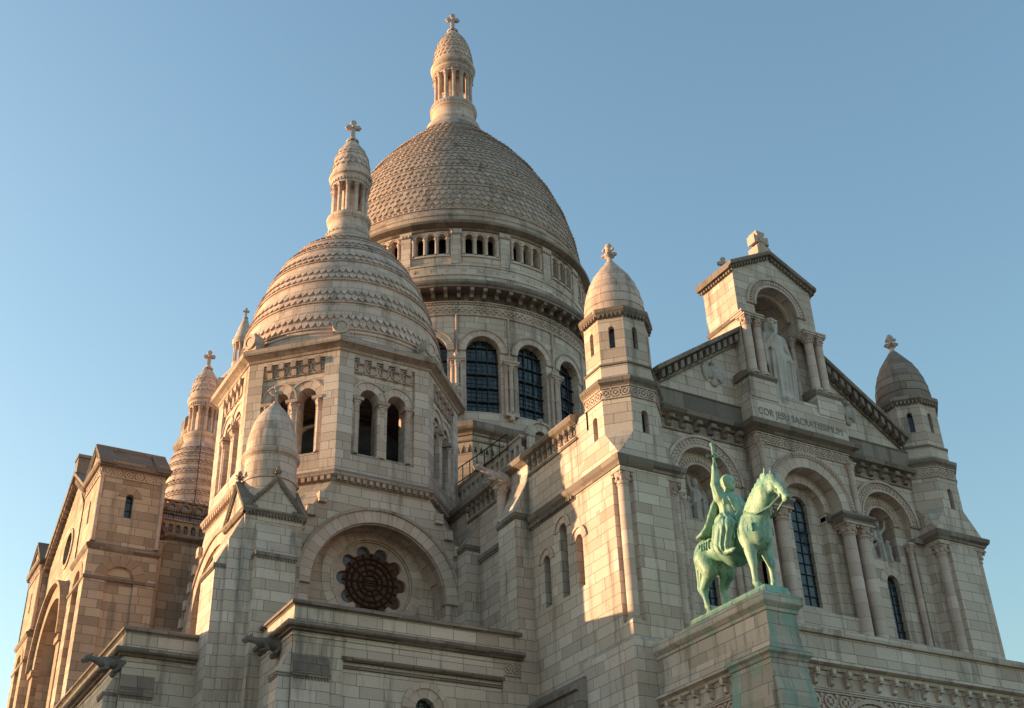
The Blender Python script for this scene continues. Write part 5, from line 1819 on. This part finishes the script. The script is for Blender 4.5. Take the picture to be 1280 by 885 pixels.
tg = m.build('transept_gable', [M_WARM, M_GLASS], BAS)
m = MB()
for q in (-1, 1):
    h = lambda u, d, z, q=q: (XG-d, yc+q*u, 34.2-.62*u+z)
    m.extr(h, [(-.9, -.1), (.1, -.1), (.14, 0), (.4, .05), (.44, .2), (.42, .3), (-.9, .36)], 0, 6.0)
    m.dentils(h, .3, 5.9, 16, .5, 0, .34, -.38, -.08)
m.box(XG-.35, XG+.5, yc-.4, yc+.4, 34.3, 35.3); m.box(XG-.4, XG+.55, yc-.5, yc+.5, 35.3, 35.5)
m.build('raking_cornice', M_TRIM, tg)
m = MB()
m.ring(FT, yc, 23.3, 3.1, 3.9, -.05, .32, n=30); m.ring(FT, yc, 23.3, 3.9, 4.1, -.05, .6, n=30)
for q in (-1, 1):
    a, b = sorted((yc+q*3.1, yc+q*4.0)); m.fbox(FT, a, b, 0, .32, 8, 23.3); m.fbox(FT, a-.1, b+.1, 0, .45, 22.9, 23.25)
for uc, hw_, zs, zp in ops:
    m.ring(FW(XG+.8), uc, zp, hw_, hw_+.25, 0, .12, n=14)
m.build('great_arch', M_WARMV, tg)
for uc, hw_, zs, zp in ops:
    window('window', FW(XG+.8), uc, hw_, zs, zp, -.3, 2, .6, tg)
# wall, balustrade and roof between the transept and the domed tower
m = MB()
YN = 26.4
FNv = FS(YN)
m.wall(FNv, -22.6, -12, 0, 27.95, 0)
nw = m.build('transept_side_wall', M_WARM, BAS)
m = MB()
m.sweep([(-22.3, YN), (-12, YN)], [(0, 27.8), (.06, 27.84), (.2, 27.96), (.22, 28.06), (-.3, 28.12)])
m.build('cornice', M_TRIM, nw)
m = MB()
m.wall(FS(YN+.1), -22.3, -12, 28.1, 29.0, 0, [(-22.0+.42*k, .13, 28.3, 28.66) for k in range(24)], .25, na=6)
m.fbox(FS(YN+.1), -22.3, -12, -.25, .06, 29.0, 29.08)
m.build('roof_balustrade', M_WARM, nw)
m = MB()
m.face([(-25.9, YN+.5, 28.2), (-12, YN+.5, 28.2), (-12, 34.5, 33.6), (-25.3, 34.5, 33.6)])
m.face([(-12, 42.6, 28.2), (-25.3, 42.6, 28.2), (-25.3, 34.5, 33.6), (-12, 34.5, 33.6)])
m.face([(-12, YN+.5, 28.2), (0, YN+.5, 28.2), (0, 42.6, 28.2), (-12, 42.6, 28.2)])
m.build('transept_roof', M_ROOF, BAS)
m = MB()
for h in (0.0, .62):
    m.tube([(-22.3, YN+.75, 29.2+h), (-16, YN+.75, 29.2+h)], .022)
for k in range(46):
    x = -22.3+k*.14
    m.tube([(x, YN+.75, 28.3), (x, YN+.75, 29.95)], .016, 4)
for k in range(5):
    m.tube([(-22.0+k*.95, YN+.8, 28.3), (-22.0+k*.95, YN+2.2, 30.4)], .03, 4)
m.build('iron_railing', M_IRON, nw)
m = MB()
fc = FS(YN+2.3)
m.fbox(fc, -22.3, -15, 0, .18, 30.25, 30.38); m.fbox(fc, -22.3, -15, 0, .18, 31.05, 31.15)
for k in range(10):
    u = -21.9+k*.78
    m.ring(fc, u, 30.72, .17, .34, 0, .16, 0, 2*PI, 14); m.fbox(fc, u+.33, u+.45, 0, .14, 30.38, 31.05)
    m.ring(fc, u+.39, 30.55, 0, .14, .02, .12, 0, 2*PI, 8)
m.build('pierced_cresting', M_TRIM, nw)
m = MB(); m.column(-22.1, YN-.1, 15, 27.55, .2, .6); m.build('column', M_COL, nw)
gargoyle((-22.05, YN-.2, 28.0), (-.5, -.87), .55, L=1.1, s=.8, parent=nw)
m = MB(); m.extr(FNv, [(0, 22), (.7, 22.4), (.75, 24.2), (.4, 24.6), (0, 24.6)], -18.9, -18.0); m.build('corbel', M_RELF, nw)

# ---------------------------------------------------------------- bell tower far behind
BT = thing('bell_tower', 'distant stone bell tower with a small conical lantern, partly hidden behind the front dome', 'bell tower', (-.3, 90, 0))
bx, by = -.3, 90
m = MB()
sqb = [(bx-5, by-5), (bx+5, by-5), (bx+5, by+5), (bx-5, by+5)]
m.prism(sqb, sqb, 0, 58)
for f, uc in ((FS(by-5), bx), (FW(bx-5), by)):
    m.wall(f, uc-5, uc+5, 58, 68, 0, [(uc-2.4, .9, 59, 64.6), (uc, .9, 59, 64.6), (uc+2.4, .9, 59, 64.6)], 1.0)
m.box(bx-3.9, bx+3.9, by-3.9, by+3.9, 58, 68)
m.prism(sqb, sqb, 67.9, 68.1)
bt = m.build('shaft', M_ASH, BT)
m = MB(); m.sweep(sqb, [(0, 67.4), (.3, 67.6), (.6, 68.0), (.6, 68.5), (-.3, 68.8)], True)
m.sweep(sqb, [(0, 57.6), (.3, 57.8), (.3, 58.2), (0, 58.4)], True)
m.build('cornice', M_TRIM, BT)
for f, uc in ((FS(by-5), bx), (FW(bx-5), by)):
    for q in (-1.2, 1.2, -3.6, 3.6):
        p = f(uc+q, .2, 0); c = MB(); c.column(p[0], p[1], 59, 64.4, .26, .9); c.build('column', M_COL, BT)
m = MB()
for sx in (-1, 1):
    for sy in (-1, 1):
        x, y = bx+sx*4.3, by+sy*4.3
        m.box(x-.75, x+.75, y-.75, y+.75, 68.6, 71.4)
        m.prism([(x-.75, y-.75), (x+.75, y-.75), (x+.75, y+.75), (x-.75, y+.75)], [(x-.5, y-.5), (x+.5, y-.5), (x+.5, y+.5), (x-.5, y+.5)], 71.4, 71.9)
m.build('corner_block', M_TRIM, BT)
m = MB()
m.lathe(bx, by, [(4.6, 68.6), (4.4, 70), (4.0, 72), (3.2, 74), (2.2, 76), (1.5, 77), (1.1, 77.8), (1.15, 78), (1.15, 78.2), (0, 78.25)], 40)
lz = lambda z: float(np.interp(z, [70, 72, 74, 76], [4.4, 4.0, 3.2, 2.2]))
for i, z in enumerate((69.8, 71, 72.2, 73.4, 74.6)):
    scales(m, bx, by, lz, z, z+1.2, 36-4*i, .12, i % 2 == 1)
m.build('tower_dome', M_ASHD, BT)
m = MB()
m.lathe(bx, by, [(0, 80.9), (1.22, 80.9), (1.3, 81.2), (1.32, 81.5), (1.2, 81.7), (1.05, 82.2), (.8, 83.1), (.5, 84.1), (.25, 84.9), (.15, 85.1)], 32)
m.lathe(bx, by, [(.4, 78.2), (.4, 81)], 12)
lb = m.build('lantern', M_ASHD, BT)
for k in range(10):
    t = 2*PI*k/10
    c = MB(); c.column(bx+.95*math.sin(t), by-.95*math.cos(t), 78.22, 80.92, .14, .4, n=8); c.build('column', M_COL, lb)
m = MB(); stone_cross(m, bx, by, 84.9, 86.5, ang=R_(-18)); m.build('cross', M_CARV, lb)

# ================================================================ equestrian statue on the pedestal
HX, HY, HZ = -8.87, -4.42, 16.12
EQ = thing('equestrian_statue', 'green bronze king on horseback raising a sword, standing on the stone pedestal', 'statue', (HX, HY, 15.86))
def htf(p):
    q = p[0] if p[0] > -.5 else -.5+(p[0]+.5)*.86      # slightly short-coupled hindquarters
    return (HX+p[1], HY-q, HZ+p[2])
m = MB()
m.prism([(HX-.56, -6.3), (HX+.56, -6.3), (HX+.56, -2.05), (HX-.56, -2.05)], [(HX-.5, -6.23), (HX+.5, -6.23), (HX+.5, -2.12), (HX-.5, -2.12)], 15.86, HZ, bot=True)
m.build('base_plate', M_BRZ, EQ)
H = SDF((-2.6, -1.0, -.06), (3.3, 1.0, 4.5), .034)
# trunk
H.ell((-.2, 0, 2.26), (1.35, .58, .54), .12)
H.ell((1.0, 0, 2.2), (.72, .56, .70), .2)
H.ell((1.35, 0, 1.95), (.42, .47, .5), .15)
H.ell((-1.35, 0, 2.3), (.82, .60, .58), .2)
H.ell((-1.6, .26, 2.1), (.5, .34, .6), .15); H.ell((-1.6, -.26, 2.1), (.5, .34, .6), .15)
# neck and head
H.cap((1.2, 0, 2.45), (1.88, 0, 3.35), .58, .40, .25, flat=(1, .72, 1))
H.cap((1.88, 0, 3.35), (2.16, .03, 3.74), .40, .27, .15, flat=(1, .72, 1))
H.ell((2.27, .04, 3.72), (.30, .21, .27), .1)
H.cap((2.34, .05, 3.68), (2.745, .10, 3.12), .235, .17, .08, flat=(1, .78, 1))
H.ell((2.305, .04, 3.46), (.24, .175, .27), .06)
H.cap((2.728, .10, 3.1), (2.886, .12, 2.88), .155, .125, .07)
H.ell((2.78, .12, 2.84), (.11, .1, .1), .05)
for q in (-1, 1):
    H.cap((2.182, .03+q*.12, 3.9), (2.217, .03+q*.15, 4.22), .075, .025, .04)
    H.ell((2.534, .07+q*.15, 3.55), (.05, .035, .045), .03)
    H.ell((2.455, .05+q*.145, 3.63), (.1, .04, .035), .04)
    H.ell((2.895, .12+q*.075, 2.93), (.03, .025, .03), .02, sub=True)
    # cheek
    H.ell((2.34, .05+q*.13, 3.42), (.17, .07, .18), .05)
# mane
for k in range(9):
    t = k/8
    H.ell((.95+1.12*t-.12*math.sin(t*PI), -.05, 3.02+.92*t), (.13, .12, .2), .06, (1, -.6))
# legs
for q, fs in ((-1, 0), (1, .18)):
    l = q*.33
    H.cap((1.12, l, 1.95), (1.2+fs, l, 1.02), .30, .155, .12)
    H.ell((1.22+fs, l, .95), (.14, .13, .17), .05)
    H.cap((1.2+fs, l, .9), (1.2+fs, l, .32), .115, .09, .05)
    H.ell((1.2+fs, l, .28), (.12, .11, .12), .04)
    H.cap((1.22+fs, l, .26), (1.32+fs, l, .12), .09, .12, .04)
    H.cap((1.33+fs, l, .12), (1.34+fs, l, .02), .13, .16, .03)
for q, fs in ((-1, -.05), (1, .3)):
    l = q*.34
    H.cap((-1.45, l*.9, 2.0), (-1.2+fs*.5, l, 1.5), .46, .29, .15)
    H.cap((-1.2+fs*.5, l, 1.5), (-1.72+fs, l, 1.0), .28, .15, .1)
    H.ell((-1.76+fs, l, .96), (.15, .12, .17), .05)
    H.cap((-1.72+fs, l, .92), (-1.6+fs, l, .34), .12, .092, .05)
    H.ell((-1.6+fs, l, .29), (.125, .11, .12), .04)
    H.cap((-1.57+fs, l, .27), (-1.46+fs, l, .12), .09, .12, .04)
    H.cap((-1.45+fs, l, .12), (-1.44+fs, l, .02), .13, .165, .03)
# tail
H.cap((-2.05, 0, 2.55), (-2.3, 0, 2.1), .12, .17, .1)
H.cap((-2.3, 0, 2.1), (-2.28, 0, 1.2), .18, .2, .1, (7, .025, 2, 0))
H.cap((-2.28, 0, 1.2), (-2.2, 0, .7), .2, .05, .1, (7, .02, 2, 0))
H.build('horse', M_BRZ, EQ, tf=htf)
# saddle, cloth, straps
Sd = SDF((-1.5, -1.0, 1.2), (1.9, 1.0, 3.5), .036)
Sd.ell((0.05, 0, 2.22), (.78, .645, .70), .06)
Sd.ell((-.02, 0, 2.0), (.5, .66, .66), .05)
Sd.ell((-.52, 0, 2.95), (.12, .40, .36), .06); Sd.ell((.55, 0, 2.92), (.12, .3, .36), .06)
for q in (-1, 1):
    Sd.cap((.6, q*.58, 2.35), (1.55, q*.42, 2.3), .05, .05, .03); Sd.cap((1.55, q*.42, 2.3), (1.78, 0, 2.25), .05, .05, .03)
    Sd.cap((-.6, q*.6, 2.5), (-1.4, q*.58, 2.5), .045, .045, .03)
    for k in range(5):
        Sd.cap((.75+k*.2, q*(.60-.035*k), 2.3), (.76+k*.2, q*(.62-.04*k), 2.05), .035, .05, .02)
        Sd.cap((-.7-k*.16, q*.63, 2.47), (-.7-k*.16, q*.64, 2.22), .035, .05, .02)
Sd.build('saddle', M_BRZ2, EQ, tf=htf)
# rider: one continuous body in mail and long surcoat
K = SDF((-1.0, -1.15, 1.3), (1.4, 1.15, 5.6), .032)
K.ell((-.02, 0, 3.0), (.42, .46, .36), .1)
K.cap((0, 0, 3.0), (.02, 0, 3.75), .37, .38, .12, (9, .018, .5, 0), flat=(.85, 1.1, 1))
K.ell((.03, 0, 3.82), (.32, .50, .30), .12)
K.cap((.02, -.42, 3.93), (.02, .42, 3.93), .19, .19, .1)
K.cap((.05, 0, 4.0), (.1, 0, 4.3), .19, .18, .07)
# head in a mail coif with crown band, face with brow, nose, beard
K.ell((.13, -.02, 4.55), (.255, .225, .31), .05)
K.ell((.06, -.02, 4.62), (.27, .245, .28), .05)
K.ell((.24, -.02, 4.42), (.16, .16, .19), .05)
K.cap((.385, -.02, 4.6), (.42, -.02, 4.49), .03, .045, .03)
K.cap((.34, -.11, 4.64), (.34, .07, 4.64), .035, .035, .03)
K.ell((.36, -.1, 4.585), (.03, .035, .022), .02, sub=True); K.ell((.36, .06, 4.585), (.03, .035, .022), .02, sub=True)
K.cap((.37, -.07, 4.40), (.37, .03, 4.40), .03, .03, .02)
K.ell((.3, -.02, 4.28), (.11, .13, .13), .05)
# legs under the draped surcoat
for q in (-1, 1):
    K.cap((.0, q*.30, 2.95), (.5, q*.66, 2.55), .36, .31, .12, (8, .034, 1, 0))
    K.cap((.45, q*.66, 2.6), (.3, q*.74, 1.85), .33, .30, .12, (11, .042, 1.5, 0))
    K.cap((.1, q*.62, 2.6), (.0, q*.72, 1.95), .28, .25, .1, (9, .042, 1.5, 0))
    K.cap((.36, q*.76, 1.9), (.4, q*.78, 1.62), .13, .11, .05)
    K.cap((.4, q*.78, 1.6), (.78, q*.80, 1.55), .105, .075, .05)
    K.cap((.78, q*.8, 1.55), (.92, q*.80, 1.56), .07, .03, .04)
# raised right arm with mail sleeve
K.cap((.0, -.46, 3.95), (.06, -.62, 4.40), .18, .145, .08, (7, .012, 1, 0))
K.cap((.06, -.62, 4.40), (.06, -.55, 4.98), .14, .10, .06)
K.ell((.07, -.55, 5.1), (.09, .10, .12), .05)
for k in range(4):
    z = 5.04+.055*k
    K.cap((.13, -.63, z), (.19, -.54, z+.01), .036, .034, .012); K.cap((.19, -.54, z+.01), (.12, -.47, z+.01), .034, .028, .012)
K.cap((.0, -.5, 5.06), (.03, -.44, 5.2), .04, .03, .02)
# left arm bent towards the chest, holding the reins
K.cap((.02, .46, 3.95), (.2, .62, 3.4), .18, .145, .08, (7, .012, 1, 0))
K.cap((.2, .62, 3.4), (.62, .32, 3.28), .14, .095, .06)
K.ell((.72, .25, 3.28), (.12, .09, .08), .04)
for k in range(4):
    K.cap((.78, .21+.045*k, 3.33), (.86, .2+.045*k, 3.27), .032, .03, .01); K.cap((.86, .2+.045*k, 3.27), (.8, .2+.045*k, 3.2), .03, .025, .01)
K.cap((.7, .17, 3.32), (.8, .14, 3.36), .035, .028, .02)
# belt and chest drape
for k in range(5):
    K.cap((.36, -.3+.05*k, 3.85-.12*k), (.40, .3-.03*k, 3.42-.1*k), .035, .035, .04)
K.build('rider', M_BRZ, EQ, tf=htf)
# cloak from the shoulders over the horse's croup
Ck = SDF((-1.7, -1.0, 2.2), (.5, 1.0, 4.3), .034)
rows_ = [(-.12, 3.98, .44), (-.32, 3.7, .5), (-.45, 3.35, .58), (-.6, 3.0, .66), (-.85, 2.78, .72), (-1.2, 2.72, .72)]
for (a, za, wa), (b, zb, wb_) in zip(rows_[:-1], rows_[1:]):
    for k in range(9):
        t = -1+k/4
        bow = .12*(1-t*t)
        off = .06*math.sin(k*2.4)
        Ck.cap((a-bow*.6+off, t*wa, za), (b-bow*.6+off*1.6, t*wb_, zb), .085, .085, .07)
Ck.build('cloak', M_BRZ2, EQ, tf=htf)
# sword held upright as a cross
m = MB()
def hp(s, l, h): return htf((s, l, h))
m.tube([hp(.12, -.55, 4.95), hp(.12, -.55, 5.5)], .05, 8)
m.ball(hp(.12, -.56, 6.02), .085, 8, 6)
m.tube([hp(.12, -.55, 5.5), hp(.12, -.56, 5.98)], [.05, .04], 8)
m.tube([hp(.0, -.80, 5.56), hp(.1, -.68, 5.52), hp(.14, -.42, 5.52), hp(.24, -.28, 5.56)], [.055, .045, .045, .055], 8)
m.tube([hp(.13, -.5, 4.98), hp(.2, -.42, 3.6)], [.055, .03], 6)
m.build('sword', M_BRZ, EQ)
# bridle and reins
m = MB()
for q in (-1, 1):
    m.tube([hp(2.72, .12+q*.13, 3.0), hp(2.25, .05+q*.2, 2.72), hp(1.7, q*.36, 2.62), hp(1.2, q*.42, 2.85), hp(.85, .22+q*.06, 3.22)], .04, 6)
    m.tube([hp(2.72, .12+q*.13, 3.0), hp(2.5, .08+q*.17, 3.35), hp(2.2, .05+q*.2, 3.72), hp(2.02, .03+q*.1, 3.98)], .03, 6)
    m.tube([hp(2.2, .05+q*.21, 3.7), hp(2.32, .05+q*.12, 3.86), hp(2.36, .05, 3.9)], .03, 6)
    m.tube([hp(2.08, .04+q*.2, 3.72), hp(2.12, .04+q*.19, 3.3), hp(2.12, .04, 3.2)], .026, 6)
    m.tube([hp(2.58, .1+q*.185, 3.24), hp(2.74, .1+q*.06, 3.32)], .028, 6)
    m.ball(hp(2.72, .12+q*.15, 2.99), .07, 7, 5)
    m.tube([hp(.4, q*.62, 2.2), hp(.62, q*.86, 1.62), hp(.62, q*.86, 1.48), hp(.62, q*.7, 1.46), hp(.62, q*.7, 1.62), hp(.45, q*.62, 2.2)], .025, 5)
m.build('bridle', M_BRZ2, EQ, split=False)

# ================================================================ statue of Christ in the gable niche
CX_, CY_, CZ_ = -.05, 1.0, 28.7
CH = thing('niche_statue', 'white stone robed bearded figure standing in the arched niche at the top of the gable', 'statue', (CX_, CY_, CZ_))
def ctf(p): return (CX_+p[0], CY_-p[1], CZ_+p[2])
C_ = SDF((-1.2, -.7, -.02), (1.2, 1.0, 5.1), .034)
C_.cap((0, 0, .0), (0, 0, .12), .74, .7, .03, flat=(1, .8, 1))
C_.cap((0, .02, .25), (-.02, .05, 2.5), .60, .52, .1, (13, .055, 1.2, 0), flat=(1, .72, 1))
C_.cap((.15, .12, .3), (.12, .18, 2.3), .34, .3, .06, (11, .05, 1.5, 0))
C_.cap((-.02, .04, 2.4), (0, .0, 3.55), .50, .55, .12, (9, .025, 1.5, 0), flat=(1, .68, 1))
C_.cap((-.42, 0, 3.78), (.42, 0, 3.78), .25, .25, .12)
C_.cap((0, .02, 3.8), (0, .06, 4.2), .2, .18, .08)
C_.ell((0, .08, 4.52), (.27, .30, .37), .05)
C_.ell((0, -.11, 4.5), (.32, .25, .42), .04)
C_.ell((0, -.02, 4.76), (.30, .31, .17), .04)
C_.ell((0, .29, 4.22), (.16, .17, .24), .04)
for q in (-1, 1):
    C_.cap((q*.17, .33, 4.68), (q*.04, .385, 4.66), .04, .035, .02)
    C_.ell((q*.15, .32, 4.47), (.07, .06, .08), .03)
for q in (-1, 1):
    C_.cap((q*.25, .0, 4.5), (q*.3, -.05, 4.0), .13, .12, .05)
    C_.ell((q*.1, .37, 4.56), (.04, .035, .028), .02, sub=True)
    C_.ell((q*.1, .36, 4.62), (.08, .035, .025), .02)
    C_.cap((q*.16, .3, .22), (q*.2, .58, .2), .12, .09, .04)
C_.cap((0, .38, 4.62), (0, .47, 4.46), .035, .06, .025)
C_.cap((-.06, .385, 4.36), (.06, .385, 4.36), .026, .026, .02)
# right arm raised to the breast, left arm lowered holding the mantle
C_.cap((-.55, 0, 3.72), (-.78, .12, 2.95), .25, .22, .1, (7, .02, 1, 0))
C_.cap((-.78, .12, 2.95), (-.36, .52, 3.62), .2, .12, .07)
C_.ell((-.28, .58, 3.74), (.09, .08, .13), .05)
for k in range(4):
    C_.cap((-.33+.045*k, .6, 3.82), (-.31+.05*k, .6, 4.0-.03*abs(k-1.5)), .032, .026, .012)
C_.cap((-.2, .58, 3.72), (-.14, .6, 3.84), .035, .028, .02)
C_.cap((-.8, .05, 3.0), (-.72, .1, 2.2), .24, .14, .1, (8, .03, 1.5, 0))
C_.cap((.55, 0, 3.72), (.80, .02, 2.9), .24, .19, .1, (7, .02, 1, 0))
C_.cap((.80, .02, 2.9), (.62, .38, 2.48), .17, .11, .07)
C_.ell((.58, .44, 2.4), (.09, .1, .1), .04)
for k in range(4):
    C_.cap((.52+.045*k, .5, 2.4), (.5+.045*k, .53, 2.28), .032, .026, .012)
C_.cap((.52, .42, 2.44), (.46, .5, 2.4), .034, .026, .02)
C_.cap((.62, .38, 2.35), (.6, .22, .3), .15, .2, .1, (9, .035, 2, 0))
for k in range(6):
    t = k/5
    C_.cap((-.6+.1*t, .3, 3.4-.32*t), (.66, .34, 2.62-.25*t), .05, .06, .06)
C_.build('robed_figure', M_STAT, CH, tf=ctf)

# ================================================================ row of houses across the square to the west (outside the frame; it throws the evening shade on the lower walls)
HS = thing('apartment_house', 'plain rendered apartment row across the square to the west', 'house', (-78, 50, 0))
m = MB()
fh = FE(-75)
ops = [(12+2.6*k, .55, .01, .02) for k in range(0)]
m.box(-87, -75, 8, 96, 0, 18.6)
m.build('wall', stone('cream_render', (0.5, 0.46, 0.4), (0.45, 0.41, 0.36), brick=None), HS)
m = MB(); m.prism([(-87, 8), (-75, 8), (-75, 96), (-87, 96)], [(-84.5, 8.3), (-77.5, 8.3), (-77.5, 95.7), (-84.5, 95.7)], 18.62, 23.6)
m.build('mansard_roof', plain('zinc_roof', (0.16, 0.17, 0.18), 0.5), HS)
wm = MB()
for fl in range(5):
    for k in range(18):
        y = 10.5+4.8*k
        wm.fbox(fh, y-.55, y+.55, .0, .05, 2.2+3.3*fl, 4.2+3.3*fl)
wm.build('window', M_GLASS, HS, split=False)
